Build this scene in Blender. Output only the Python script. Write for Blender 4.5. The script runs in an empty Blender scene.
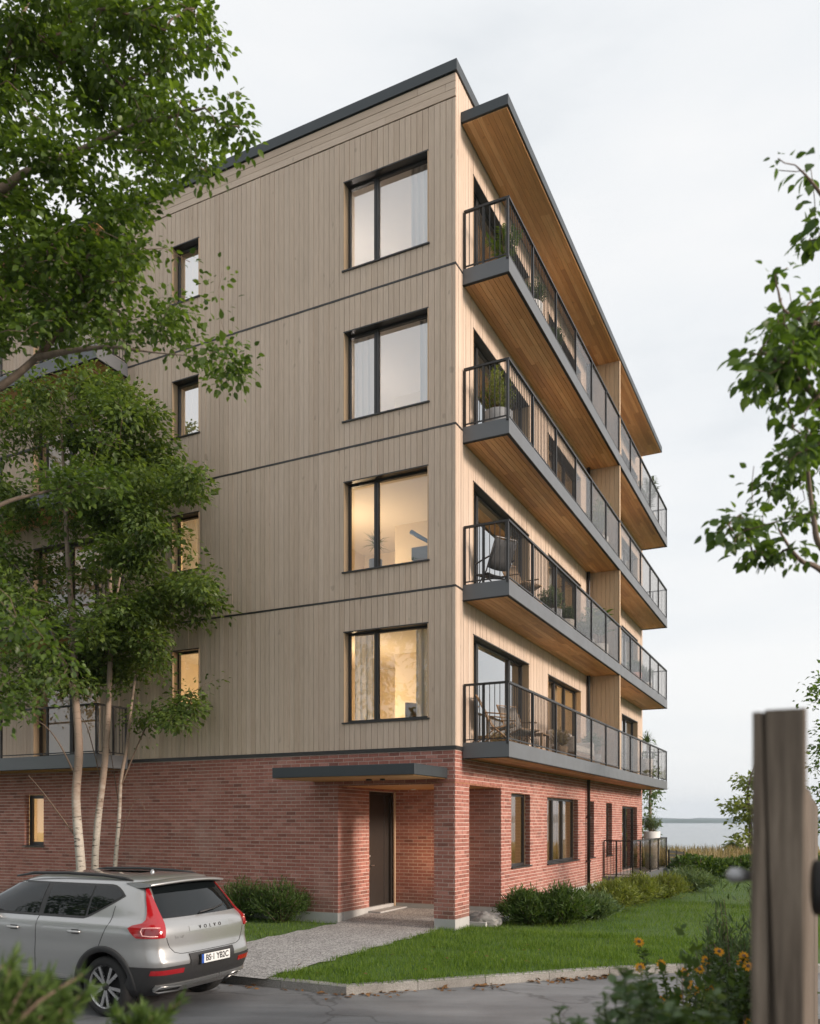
import bpy, bmesh, math, random
import numpy as np
from mathutils import Vector, Matrix, noise
R = math.radians
random.seed(7)
RNG = np.random.default_rng(11)
SC = bpy.context.scene
COL = SC.collection

# ---------------------------------------------------------------- geometry frame
CAM_H = 2.08
FPX, CX, HZ = 840.0, 410.0, 822.0
ANG = math.atan2(-0.443, 0.8965)
P0 = Vector((0.866, 16.17, 0.0))
EX = Vector((math.cos(ANG), math.sin(ANG), 0)); EY = Vector((-math.sin(ANG), math.cos(ANG), 0))
def L(x, y, z=0.0):                      # building coordinates -> world
    p = P0 + EX * x + EY * y
    return Vector((p.x, p.y, z))
def toL(p):
    d = Vector((p[0], p[1], 0)) - P0
    return d.dot(EX), d.dot(EY)
def P(px, py, d):                         # a point seen at a pixel, d metres ahead
    return Vector(((px - CX) / FPX * d, d, CAM_H + (HZ - py) / FPX * d))
def G(px, py, z=0.0):                     # a point on the ground at height z
    return P(px, py, (z - CAM_H) * FPX / (HZ - py))

# ---------------------------------------------------------------- object helpers
def tag(o, label=None, cat=None, group=None, kind=None):
    if label: o['label'] = label
    if cat: o['category'] = cat
    if group: o['group'] = group
    if kind: o['kind'] = kind
    return o
def empty(name, loc=(0, 0, 0), rz=0.0, parent=None):
    o = bpy.data.objects.new(name, None); COL.objects.link(o)
    o.location = loc; o.rotation_euler = (0, 0, rz); o.empty_display_size = .2
    if parent: o.parent = parent
    return o
def link(name, me, parent=None, loc=None, rz=None):
    o = bpy.data.objects.new(name, me); COL.objects.link(o)
    if parent: o.parent = parent
    if loc is not None: o.location = loc
    if rz is not None: o.rotation_euler = (0, 0, rz)
    return o
def copy_tree(o, parent=None):
    c = o.copy(); COL.objects.link(c)
    if parent: c.parent = parent
    for ch in list(o.children): copy_tree(ch, c)
    return c

class MB:
    def __init__(s): s.v = []; s.f = []; s.m = []; s.sm = []
    def add(s, vs, fs, mi=0, smooth=False):
        b = len(s.v); s.v += [tuple(p) for p in vs]
        for f in fs: s.f.append([b + i for i in f]); s.m.append(mi); s.sm.append(smooth)
    def box(s, x0, x1, y0, y1, z0, z1, mi=0, M=None):
        vs = [(x, y, z) for z in (z0, z1) for y in (y0, y1) for x in (x0, x1)]
        if M is not None: vs = [M @ Vector(p) for p in vs]
        s.add(vs, [(0, 2, 3, 1), (4, 5, 7, 6), (0, 1, 5, 4), (2, 6, 7, 3), (0, 4, 6, 2), (1, 3, 7, 5)], mi)
    def quad(s, a, b, c, d, mi=0): s.add([a, b, c, d], [(0, 1, 2, 3)], mi)
    def bar(s, a, b, w, h=None, mi=0):
        a, b = Vector(a), Vector(b); h = h or w
        d = (b - a).normalized(); up = Vector((0, 0, 1)) if abs(d.z) < .95 else Vector((1, 0, 0))
        sx = d.cross(up).normalized() * w / 2; sz = sx.cross(d).normalized() * h / 2
        vs = [p + i * sx + j * sz for p in (a, b) for i, j in ((-1, -1), (1, -1), (1, 1), (-1, 1))]
        s.add(vs, [(3, 2, 1, 0), (4, 5, 6, 7), (0, 1, 5, 4), (1, 2, 6, 5), (2, 3, 7, 6), (3, 0, 4, 7)], mi)
    def tube(s, pts, rad, n=8, mi=0, cap=True):
        pts = [Vector(p) for p in pts]
        if not hasattr(rad, '__len__'): rad = [rad] * len(pts)
        rings = []; prev = None
        for i, p in enumerate(pts):
            a = pts[max(i - 1, 0)]; b = pts[min(i + 1, len(pts) - 1)]
            d = (b - a)
            d = d.normalized() if d.length > 1e-9 else Vector((0, 0, 1))
            if prev is None:
                ref = Vector((1, 0, 0)) if abs(d.x) < .8 else Vector((0, 1, 0))
            else: ref = prev
            u = (ref - d * ref.dot(d)); u = u.normalized() if u.length > 1e-6 else d.orthogonal().normalized()
            prev = u; w = d.cross(u)
            rings.append([p + (u * math.cos(2 * math.pi * k / n) + w * math.sin(2 * math.pi * k / n)) * rad[i] for k in range(n)])
        vs = [q for r in rings for q in r]; fs = []
        for i in range(len(rings) - 1):
            for k in range(n):
                fs.append((i * n + k, i * n + (k + 1) % n, (i + 1) * n + (k + 1) % n, (i + 1) * n + k))
        if cap:
            fs.append(tuple(reversed(range(n)))); fs.append(tuple((len(rings) - 1) * n + k for k in range(n)))
        s.add(vs, fs, mi, True)
    def lathe(s, prof, n=20, mi=0, c=(0, 0, 0), M=None):
        vs = []
        for r, z in prof:
            for k in range(n):
                a = 2 * math.pi * k / n
                p = Vector((c[0] + r * math.cos(a), c[1] + r * math.sin(a), c[2] + z))
                vs.append(M @ p if M is not None else p)
        fs = []
        for i in range(len(prof) - 1):
            for k in range(n):
                fs.append((i * n + k, i * n + (k + 1) % n, (i + 1) * n + (k + 1) % n, (i + 1) * n + k))
        s.add(vs, fs, mi, True)
    def grid(s, rows, mi=0, smooth=True, flip=False):
        n = len(rows[0]); vs = [p for r in rows for p in r]; fs = []
        for i in range(len(rows) - 1):
            for k in range(n - 1):
                f = (i * n + k, i * n + k + 1, (i + 1) * n + k + 1, (i + 1) * n + k)
                fs.append(f[::-1] if flip else f)
        s.add(vs, fs, mi, smooth)
    def mesh(s, name, mats):
        me = bpy.data.meshes.new(name)
        me.from_pydata(s.v, [], s.f)
        if not isinstance(mats, (list, tuple)): mats = [mats]
        for m in mats: me.materials.append(m)
        me.polygons.foreach_set('material_index', s.m)
        me.polygons.foreach_set('use_smooth', s.sm)
        me.update()
        return me
    def build(s, name, mats, parent=None, loc=None, rz=None, bevel=0, solid=0, off=0, seg=2, norms=False):
        o = link(name, s.mesh(name, mats), parent, loc, rz)
        if norms:
            bm = bmesh.new(); bm.from_mesh(o.data); bmesh.ops.recalc_face_normals(bm, faces=bm.faces); bm.to_mesh(o.data); bm.free()
        if solid:
            m = o.modifiers.new('s', 'SOLIDIFY'); m.thickness = solid; m.offset = off
        if bevel:
            m = o.modifiers.new('b', 'BEVEL'); m.width = bevel; m.segments = seg; m.limit_method = 'ANGLE'; m.angle_limit = R(40)
        return o

# ---------------------------------------------------------------- materials
class NT:
    def __init__(s, name):
        s.m = bpy.data.materials.new(name); s.m.use_nodes = True
        s.t = s.m.node_tree; s.t.nodes.clear()
        s.out = s.n('ShaderNodeOutputMaterial')
    def n(s, ty, **kw):
        x = s.t.nodes.new(ty)
        for k, v in kw.items():
            if k.startswith('i_'): x.inputs[k[2:].replace('_', ' ')].default_value = v
            else: setattr(x, k, v)
        return x
    def l(s, a, b): s.t.links.new(a, b)
    def coords(s, scale=(1, 1, 1), kind='Object', rot=(0, 0, 0)):
        c = s.n('ShaderNodeTexCoord'); mp = s.n('ShaderNodeMapping')
        mp.inputs['Scale'].default_value = scale; mp.inputs['Rotation'].default_value = rot
        s.l(c.outputs[kind], mp.inputs['Vector']); return mp.outputs['Vector']
    def noise(s, vec, scale, detail=4, rough=.55):
        x = s.n('ShaderNodeTexNoise'); x.inputs['Scale'].default_value = scale
        x.inputs['Detail'].default_value = detail; x.inputs['Roughness'].default_value = rough
        if vec is not None: s.l(vec, x.inputs['Vector'])
        return x.outputs['Fac']
    def ramp(s, fac, stops, interp='LINEAR'):
        x = s.n('ShaderNodeValToRGB'); r = x.color_ramp; r.interpolation = interp
        while len(r.elements) < len(stops): r.elements.new(.5)
        for e, (p, c) in zip(r.elements, stops):
            e.position = p; e.color = c if len(c) == 4 else (*c, 1)
        s.l(fac, x.inputs['Fac']); return x.outputs['Color']
    def mix(s, fac, a, b, mode='MIX'):
        x = s.n('ShaderNodeMix'); x.data_type = 'RGBA'; x.blend_type = mode
        for sock, v in ((x.inputs['Factor'], fac), (x.inputs['A'], a), (x.inputs['B'], b)):
            if isinstance(v, (int, float)): sock.default_value = v
            elif isinstance(v, tuple): sock.default_value = v if len(v) == 4 else (*v, 1)
            else: s.l(v, sock)
        return x.outputs['Result']
    def math(s, op, a, b=0.0):
        x = s.n('ShaderNodeMath', operation=op)
        for i, v in enumerate((a, b)):
            if isinstance(v, (int, float)): x.inputs[i].default_value = v
            else: s.l(v, x.inputs[i])
        return x.outputs[0]
    def bump(s, h, strength=.4, dist=.01):
        x = s.n('ShaderNodeBump'); x.inputs['Strength'].default_value = strength; x.inputs['Distance'].default_value = dist
        s.l(h, x.inputs['Height']); return x.outputs['Normal']
    def pbr(s, col, rough=.6, metal=0., normal=None, **kw):
        b = s.n('ShaderNodeBsdfPrincipled')
        for sock, v in (('Base Color', col), ('Roughness', rough), ('Metallic', metal)):
            if isinstance(v, (int, float)): b.inputs[sock].default_value = v
            elif isinstance(v, tuple): b.inputs[sock].default_value = v if len(v) == 4 else (*v, 1)
            else: s.l(v, b.inputs[sock])
        for k, v in kw.items(): b.inputs[k.replace('_', ' ')].default_value = v
        if normal is not None: s.l(normal, b.inputs['Normal'])
        s.l(b.outputs[0], s.out.inputs['Surface']); return b
    def island(s): return s.n('ShaderNodeNewGeometry').outputs['Random Per Island']

def plain(name, col, rough=.6, metal=0., var=.12, scale=6., bump=0.15, **kw):
    t = NT(name); v = t.coords()
    f = t.noise(v, scale, 5)
    c = t.mix(f, tuple(x * (1 - var) for x in col), tuple(min(1, x * (1 + var)) for x in col))
    r = t.math('ADD', t.math('MULTIPLY', t.noise(v, scale * 3, 3), .2), rough - .1)
    nb = t.bump(t.noise(v, scale * 12, 3), bump, .004) if bump else None
    t.pbr(c, r, metal, nb, **kw); return t.m

def boards_mat(name, cols, grain=(14, 14, .7), rough=.75, gs=.5, weather=.2):
    """timber: a tone per board, grain along local z (scale vector sets the direction), knots and streaks"""
    t = NT(name); v = t.coords(grain)
    isl = t.island()
    base = t.ramp(isl, [(i / (len(cols) - 1), c) for i, c in enumerate(cols)])
    # offset the grain per board
    vv = t.n('ShaderNodeVectorMath', operation='ADD'); t.l(v, vv.inputs[0])
    cmb = t.n('ShaderNodeCombineXYZ'); t.l(t.math('MULTIPLY', isl, 37.), cmb.inputs[0]); t.l(t.math('MULTIPLY', isl, 91.), cmb.inputs[2])
    t.l(cmb.outputs[0], vv.inputs[1])
    g = t.noise(vv.outputs[0], 3.2, 6, .65)
    c = t.mix(t.ramp(g, [(.32, (0, 0, 0)), (.62, (1, 1, 1))]), (.72, .70, .68), (1.1, 1.09, 1.08))
    col = t.mix(gs, base, t.mix(1., base, c, 'MULTIPLY'))
    w = t.noise(t.coords((.5, .5, .22)), 1.4, 4)
    col = t.mix(weather, col, t.mix(1., col, t.ramp(w, [(.3, (.6, .6, .62)), (.7, (1.12, 1.1, 1.06))]), 'MULTIPLY'))
    nk = t.noise(t.coords((1, 1, .45)), 7.5, 1)
    knot = t.ramp(nk, [(.73, (0, 0, 0)), (.77, (1, 1, 1))])
    col = t.mix(t.math('MULTIPLY', knot, .35), col, tuple(x * .45 for x in cols[0][:3]))
    t.pbr(col, rough, 0., t.bump(g, .25, .004)); return t.m

def glass_mat(name, tint, base, gain, rough=.0):
    t = NT(name)
    tr = t.n('ShaderNodeBsdfTransparent'); tr.inputs[0].default_value = (*tint, 1)
    gl = t.n('ShaderNodeBsdfGlossy'); gl.inputs['Roughness'].default_value = rough
    gl.inputs['Color'].default_value = (.96, .97, .98, 1)
    v = t.coords(); t.l(t.bump(t.noise(v, .9, 2), .05, .02), gl.inputs['Normal'])
    fr = t.n('ShaderNodeFresnel'); fr.inputs['IOR'].default_value = 1.5
    f = t.math('MINIMUM', t.math('ADD', t.math('MULTIPLY', fr.outputs[0], gain), base), .92)
    mx = t.n('ShaderNodeMixShader'); t.l(f, mx.inputs[0]); t.l(tr.outputs[0], mx.inputs[1]); t.l(gl.outputs[0], mx.inputs[2])
    t.l(mx.outputs[0], t.out.inputs['Surface']); return t.m

def leaf_mat(name, dark, light, gloss=.35, trans=.35):
    t = NT(name); isl = t.island()
    n = t.noise(t.coords((1, 1, 1)), .9, 3)
    f = t.math('ADD', t.math('MULTIPLY', isl, .6), t.math('MULTIPLY', n, .5))
    col = t.ramp(f, [(.1, dark), (.55, tuple((a + b) / 2 for a, b in zip(dark, light))), (.95, light)])
    d = t.n('ShaderNodeBsdfPrincipled'); t.l(col, d.inputs['Base Color'])
    d.inputs['Roughness'].default_value = .45; d.inputs['Specular IOR Level'].default_value = gloss
    tl = t.n('ShaderNodeBsdfTranslucent')
    t.l(t.mix(1., col, (1.5, 1.5, .55), 'MULTIPLY'), tl.inputs['Color'])
    mx = t.n('ShaderNodeMixShader'); mx.inputs[0].default_value = trans
    t.l(d.outputs[0], mx.inputs[1]); t.l(tl.outputs[0], mx.inputs[2]); t.l(mx.outputs[0], t.out.inputs['Surface'])
    return t.m

M = {}
CLAD = [(.52, .405, .315), (.595, .475, .378), (.555, .438, .345), (.615, .495, .40)]
M['clad'] = boards_mat('weathered timber boards', CLAD)
M['cladh'] = boards_mat('weathered timber level boards', CLAD, (.7, .7, 14))
M['membrane'] = plain('dark wall membrane', (.045, .036, .028), .9)
M['soffit'] = boards_mat('pine soffit boards', [(.42, .20, .078), (.64, .34, .145), (.55, .28, .112), (.76, .45, .22)], (14, .8, 14), .55, .7, .1)
M['fin'] = boards_mat('planed pine boards', [(.47, .34, .215), (.54, .40, .265), (.50, .37, .24)], (14, 14, .7), .65, .45, .1)
def brick_mat():
    t = NT('red brick'); isl = t.island(); v = t.coords()
    c = t.ramp(isl, [(0, (.215, .086, .066)), (.1, (.30, .116, .087)), (.5, (.345, .138, .105)), (.85, (.385, .16, .123)), (1, (.44, .205, .165))])
    n = t.noise(v, 22, 5, .65)
    c = t.mix(.55, c, t.mix(1., c, t.ramp(n, [(.3, (.62, .6, .6)), (.7, (1.25, 1.25, 1.28))]), 'MULTIPLY'))
    w = t.noise(v, .9, 4)
    c = t.mix(t.ramp(w, [(.55, (0, 0, 0)), (.8, (.35, .35, .35))]), c, (.50, .36, .31))
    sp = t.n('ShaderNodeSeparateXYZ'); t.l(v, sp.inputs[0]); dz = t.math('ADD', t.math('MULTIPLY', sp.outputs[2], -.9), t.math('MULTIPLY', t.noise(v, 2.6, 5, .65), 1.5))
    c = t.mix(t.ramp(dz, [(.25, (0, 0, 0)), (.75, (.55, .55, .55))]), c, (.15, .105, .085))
    h = t.noise(v, 60, 4, .7)
    t.pbr(c, .88, 0., t.bump(t.mix(.4, n, h), .7, .006)); return t.m
M['brick'] = brick_mat()
M['mortar'] = plain('pale mortar', (.585, .475, .425), .95, var=.2, scale=9)
M['concrete'] = plain('cast concrete', (.40, .40, .39), .85, var=.18, scale=3, bump=.3)
M['slate'] = plain('slate grey sheet metal', (.042, .050, .056), .42, .25, var=.10, scale=1.2, bump=.03)
M['fascia'] = plain('grey anodised fascia', (.115, .122, .131), .42, .1, var=.06, scale=.8, bump=.02)
M['dark'] = plain('dark bronze metal', (.028, .026, .025), .42, .3, var=.1, scale=2, bump=.03)
M['frame'] = plain('dark window frame paint', (.035, .033, .033), .4, .1, var=.08, scale=2, bump=.03)
M['black'] = plain('black rubber seal', (.012, .012, .012), .8)
M['door'] = plain('dark stained door', (.022, .017, .014), .5, var=.15, scale=1.5)
M['steel'] = plain('brushed steel', (.6, .6, .58), .3, 1., var=.05)
M['glass'] = glass_mat('window glass', (.93, .95, .95), .09, 1.3)
M['glassup'] = glass_mat('solar window glass', (.86, .88, .89), .33, 1.6)
M['glasssky'] = glass_mat('coated window glass', (.80, .84, .88), .55, 1.4)
M['glasstint'] = glass_mat('grey balustrade glass', (.80, .775, .75), .0, .35)
M['cream'] = plain('cream plaster', (.68, .60, .47), .9, var=.04, scale=1)
M['ceilw'] = plain('white ceiling paint', (.75, .71, .64), .9, var=.02, scale=1)
M['oak'] = plain('oak floor', (.36, .24, .13), .5, var=.2, scale=4)
M['roofing'] = plain('grey roof felt', (.09, .09, .095), .9)
M['bark_white'] = None
def curtain_mat():
    t = NT('white voile curtain')
    d = t.n('ShaderNodeBsdfDiffuse'); d.inputs[0].default_value = (.80, .78, .75, 1)
    tl = t.n('ShaderNodeBsdfTranslucent'); tl.inputs[0].default_value = (.78, .76, .72, 1)
    v = t.coords((8, 8, 1)); t.l(t.bump(t.noise(v, 9, 3), .2, .004), d.inputs['Normal'])
    mx = t.n('ShaderNodeMixShader'); mx.inputs[0].default_value = .3
    t.l(d.outputs[0], mx.inputs[1]); t.l(tl.outputs[0], mx.inputs[2]); t.l(mx.outputs[0], t.out.inputs['Surface']); return t.m
M['curtain'] = curtain_mat()
def bark(name, a, b, birch=False):
    t = NT(name); v = t.coords((1, 1, .25) if not birch else (1, 1, 3.2))
    n = t.noise(v, 14, 6, .7)
    c = t.ramp(n, [(.3, a), (.7, b)])
    if birch:
        m1 = t.noise(t.coords((1, 1, 5.)), 4.5, 3, .6)
        c = t.mix(t.ramp(m1, [(.60, (0, 0, 0)), (.66, (1, 1, 1))]), c, (.045, .035, .03))
        sep = t.n('ShaderNodeSeparateXYZ'); t.l(t.n('ShaderNodeTexCoord').outputs['Object'], sep.inputs[0])
        up = t.math('ADD', t.math('MULTIPLY', sep.outputs[2], .25), t.math('MULTIPLY', t.noise(v, 3, 3), .5))
        c = t.mix(t.ramp(up, [(.75, (0, 0, 0)), (1., (.8, .8, .8))]), c, (.20, .135, .095))
    t.pbr(c, .85, 0., t.bump(n, .5, .01)); return t.m
M['birch'] = bark('birch bark', (.33, .295, .25), (.52, .48, .42), True)
M['bark'] = bark('grey brown bark', (.10, .075, .055), (.24, .18, .135))
M['twig'] = bark('twig bark', (.09, .065, .045), (.18, .12, .085))
M['leaf_near'] = leaf_mat('fresh broad leaf', (.024, .056, .011), (.155, .235, .045), .6, .48)
M['leaf_birch'] = leaf_mat('birch leaf', (.030, .064, .018), (.175, .24, .065), .4, .48)
M['leaf_dark'] = leaf_mat('deep green leaf', (.020, .052, .012), (.12, .195, .042), .4, .48)
M['leaf_shrub'] = leaf_mat('shrub leaf', (.034, .070, .018), (.10, .155, .045), .2, .35)
M['leaf_olive'] = leaf_mat('yellow green shrub leaf', (.085, .12, .026), (.24, .275, .075), .2, .35)
M['leaf_grey'] = leaf_mat('grey green leaf', (.055, .10, .045), (.17, .235, .12), .2, .3)
M['leaf_brown'] = leaf_mat('fallen leaf', (.09, .045, .02), (.26, .14, .06), .1, .1)
M['reed'] = leaf_mat('dry reed', (.20, .155, .09), (.40, .32, .21), .1, .3)
M['petal'] = leaf_mat('orange petal', (.62, .25, .02), (.80, .42, .05), .1, .25)
M['grass'] = leaf_mat('lawn grass', (.046, .108, .016), (.175, .26, .050), .15, .42)
# ================================================================ SKY, SUN, CAMERA
SUN_EL, SUN_LOCAL = R(17), (1.0, 0.0)           # the low sun stands off the balcony side
sd = EX * SUN_LOCAL[0] + EY * SUN_LOCAL[1]; sd.normalize()
sun_dir = Vector((sd.x * math.cos(SUN_EL), sd.y * math.cos(SUN_EL), math.sin(SUN_EL)))
w = bpy.data.worlds.new("World"); SC.world = w; w.use_nodes = True
nt = w.node_tree; nt.nodes.clear()
wo = nt.nodes.new('ShaderNodeOutputWorld'); bg = nt.nodes.new('ShaderNodeBackground')
bg.inputs['Strength'].default_value = 0.1
sky = nt.nodes.new('ShaderNodeTexSky'); sky.sky_type = 'NISHITA'; sky.sun_disc = False
sky.sun_elevation = SUN_EL; sky.sun_rotation = math.atan2(sun_dir.x, sun_dir.y); sky.air_density = 1.2; sky.dust_density = 2.5
tc = nt.nodes.new('ShaderNodeTexCoord'); mp = nt.nodes.new('ShaderNodeMapping'); mp.inputs['Scale'].default_value = (1, 1, 3.6)
nt.links.new(tc.outputs['Generated'], mp.inputs['Vector'])
n1 = nt.nodes.new('ShaderNodeTexNoise'); n1.inputs['Scale'].default_value = 1.7; n1.inputs['Detail'].default_value = 7; n1.inputs['Roughness'].default_value = .52
nt.links.new(mp.outputs[0], n1.inputs['Vector'])
def wramp(fac, stops):
    x = nt.nodes.new('ShaderNodeValToRGB'); r = x.color_ramp
    while len(r.elements) < len(stops): r.elements.new(.5)
    for e, (p, c) in zip(r.elements, stops): e.position = p; e.color = (*c, 1)
    nt.links.new(fac, x.inputs['Fac']); return x.outputs['Color']
cl = wramp(n1.outputs['Fac'], [(.30, (.44, .465, .49)), (.46, (.555, .568, .58)), (.62, (.605, .605, .605))])
mul = nt.nodes.new('ShaderNodeVectorMath'); mul.operation = 'SCALE'; mul.inputs['Scale'].default_value = 10.0
nt.links.new(cl, mul.inputs[0])
mixw = nt.nodes.new('ShaderNodeMix'); mixw.data_type = 'RGBA'; mixw.inputs['Factor'].default_value = .93
nt.links.new(sky.outputs[0], mixw.inputs['A']); nt.links.new(mul.outputs[0], mixw.inputs['B'])
nt.links.new(mixw.outputs['Result'], bg.inputs['Color']); nt.links.new(bg.outputs[0], wo.inputs['Surface'])

sl = bpy.data.lights.new('sun', 'SUN'); sl.energy = 2.75; sl.angle = R(11); sl.color = (1.0, .84, .72)
so = bpy.data.objects.new('sun', sl); COL.objects.link(so)
so.rotation_euler = sun_dir.to_track_quat('Z', 'Y').to_euler(); so.location = (30, 0, 40)

cd = bpy.data.cameras.new('camera'); cam = bpy.data.objects.new('camera', cd); COL.objects.link(cam)
cam.location = (0, 0, CAM_H); cam.rotation_euler = (R(90), 0, 0)
cd.sensor_fit = 'HORIZONTAL'; cd.sensor_width = 36.0; cd.lens = 36.0 * FPX / 820.0
cd.shift_y = (HZ - 512) / 820.0; cd.clip_end = 12000; cd.clip_start = .05
cd.dof.use_dof = True; cd.dof.focus_distance = 13.5; cd.dof.aperture_fstop = 2.3
SC.camera = cam
SC.view_settings.view_transform = 'Standard'; SC.view_settings.look = 'None'; SC.view_settings.gamma = 1; SC.view_settings.exposure = 0.75
SC.render.engine = 'CYCLES'
c_ = SC.cycles; c_.use_denoising = True; c_.max_bounces = 9; c_.transparent_max_bounces = 24; c_.diffuse_bounces = 4
c_.glossy_bounces = 4; c_.sample_clamp_indirect = 4.0; c_.caustics_reflective = False; c_.caustics_refractive = False

# ================================================================ GROUND
def lawn_mat():
    t = NT('lawn soil and thatch'); v = t.coords()
    a = t.noise(v, .35, 5); b = t.noise(v, 5, 6, .7); c = t.noise(t.coords((40, 40, 40)), 1, 3)
    col = t.ramp(b, [(.3, (.030, .075, .012)), (.55, (.058, .122, .022)), (.75, (.09, .165, .032))])
    col = t.mix(t.ramp(a, [(.4, (0, 0, 0)), (.7, (.6, .6, .6))]), col, (.095, .135, .032))
    t.pbr(col, .95, 0., t.bump(c, .6, .02)); return t.m
def asphalt_mat():
    t = NT('asphalt'); v = t.coords()
    a = t.noise(v, 190, 3, .8); b = t.noise(v, .8, 5, .6); s = t.noise(t.coords((.35, 2.2, 1), rot=(0, 0, .35)), 1.1, 5, .6)
    col = t.ramp(a, [(.3, (.13, .135, .14)), (.55, (.215, .22, .226)), (.75, (.32, .32, .32))])
    col = t.mix(.75, col, t.mix(1., col, t.ramp(b, [(.3, (.70, .70, .71)), (.7, (1.2, 1.2, 1.2))]), 'MULTIPLY'))
    col = t.mix(.6, col, t.mix(1., col, t.ramp(s, [(.38, (.62, .62, .63)), (.6, (1.08, 1.08, 1.08))]), 'MULTIPLY'))
    vo = t.n('ShaderNodeTexVoronoi', feature='DISTANCE_TO_EDGE'); vo.inputs['Scale'].default_value = .42
    dn = t.n('ShaderNodeVectorMath', operation='ADD'); nz = t.n('ShaderNodeTexNoise'); nz.inputs['Scale'].default_value = 2.2; nz.inputs['Detail'].default_value = 5
    t.l(v, nz.inputs['Vector']); sc = t.n('ShaderNodeVectorMath', operation='SCALE'); sc.inputs['Scale'].default_value = .55; t.l(nz.outputs['Color'], sc.inputs[0])
    t.l(v, dn.inputs[0]); t.l(sc.outputs[0], dn.inputs[1]); t.l(dn.outputs[0], vo.inputs['Vector'])
    crack = t.ramp(vo.outputs['Distance'], [(.0, (1, 1, 1)), (.010, (0, 0, 0))])
    col = t.mix(t.math('MULTIPLY', crack, .55), col, (.03, .03, .03))
    rg = t.math('ADD', t.math('MULTIPLY', b, .3), .42)
    t.pbr(col, rg, 0., t.bump(a, .5, .004)); return t.m
def gravel_mat():
    t = NT('exposed aggregate path'); v = t.coords()
    vo = t.n('ShaderNodeTexVoronoi'); vo.inputs['Scale'].default_value = 48; t.l(v, vo.inputs['Vector'])
    col = t.ramp(vo.outputs['Color'], [(.2, (.16, .155, .15)), (.45, (.31, .305, .30)), (.7, (.43, .42, .41)), (.95, (.60, .59, .57))])
    n = t.noise(v, 1.1, 5); col = t.mix(.6, col, t.mix(1., col, t.ramp(n, [(.3, (.72, .72, .72)), (.7, (1.15, 1.15, 1.15))]), 'MULTIPLY'))
    h = t.math('SUBTRACT', 1., vo.outputs['Distance'])
    t.pbr(col, .8, 0., t.bump(h, .7, .01)); return t.m
def kerb_mat():
    t = NT('granite kerb'); v = t.coords(); a = t.noise(v, 75, 4, .7); b = t.noise(v, 1.6, 5); isl = t.island()
    col = t.ramp(a, [(.3, (.17, .165, .155)), (.7, (.40, .39, .37))])
    col = t.mix(.7, col, t.mix(1., col, t.ramp(b, [(.3, (.58, .56, .52)), (.7, (1.2, 1.2, 1.18))]), 'MULTIPLY'))
    col = t.mix(.4, col, t.mix(1., col, t.ramp(isl, [(0, (.65, .65, .65)), (1, (1.25, 1.25, 1.25))]), 'MULTIPLY'))
    t.pbr(col, .8, 0., t.bump(a, .5, .006)); return t.m
M['lawn'] = lawn_mat(); M['asphalt'] = asphalt_mat(); M['gravel'] = gravel_mat(); M['kerb'] = kerb_mat()
M['soil'] = plain('planting soil', (.055, .040, .027), .95, var=.35, scale=8, bump=.5)
GZ = -.12                                          # asphalt level
def sheet(name, poly, z, mat, kind='structure'):
    mb = MB(); mb.add([(p[0], p[1], z) for p in poly], [tuple(range(len(poly)))])
    o = mb.build(name, mat, norms=True); return tag(o, kind=kind)
# terrain: flat by the house, falling to the lake behind it
mb = MB(); rows = []
ys = [-60, -10, 20, 40, 48, 56, 66, 80, 100, 140]; zs = [-.2, -.2, -.2, -.12, -.06, -.3, -1.0, -1.9, -2.6, -4]
for y, z in zip(ys, zs): rows.append([(x, y, z + (.06 * math.sin(x * .3 + y) if y > 40 else 0)) for x in np.linspace(-160, 220, 60)])
mb.grid(rows); tag(mb.build('ground', M['lawn'], norms=True), kind='structure')
kc = G(346, 986); kerb_line = [Vector((kc.x, kc.y, 0)) - EX * 30, Vector((kc.x, kc.y, 0))]
kd = Vector((2.92, 1.07, 0)).normalized()
p = kerb_line[-1] + kd * 3.9; kerb_line.append(p)
for i in range(1, 9):
    a = math.atan2(kd.y, kd.x) - i * .05; p = p + Vector((math.cos(a), math.sin(a), 0)) * .28; kerb_line.append(p)
for i in range(1, 7):
    a2 = a - i * .01; p = p + Vector((math.cos(a2), math.sin(a2), 0)) * .5; kerb_line.append(p)
kerb_line.append(p + Vector((7, .3, 0)))
lawn_poly = [(q.x, q.y) for q in kerb_line] + [(60, p.y + .3), (60, 44), (-60, 44), (-60, kerb_line[0].y)]
sheet('lawn', lawn_poly, -.015, M['lawn'])
sheet('driveway', [(-45, -14), (40, -14), (40, 20), (-45, 30)], GZ, M['asphalt'])
# kerb stones
mb = MB()
def seg_pts(line, step):
    out = []; 
    for a, b in zip(line[:-1], line[1:]):
        n = max(1, round((b - a).length / step))
        for i in range(n): out.append((a.lerp(b, i / n), a.lerp(b, (i + 1) / n)))
    return out
for a, b in seg_pts(kerb_line, 1.0):
    d = (b - a).normalized(); nrm = Vector((-d.y, d.x, 0)); g = .004
    a = a + d * g; b = b - d * g; t_ = .13; jz = random.uniform(-.004, .004); jn = random.uniform(-.004, .004)
    prof = [(0 + jn, GZ - .05), (0 + jn, -.022 + jz), (.022 + jn, jz), (t_, jz), (t_, -.1)]
    vs = [Vector((q.x, q.y, 0)) + nrm * o + Vector((0, 0, z)) for q in (a, b) for o, z in prof]
    k = len(prof)
    mb.add(vs, [(i, i + k, i + k + 1, i + 1) for i in range(k - 1)] + [tuple(range(k)), tuple(range(2 * k - 1, k - 1, -1))])
tag(mb.build('kerb', M['kerb'], norms=True), kind='structure')
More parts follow.
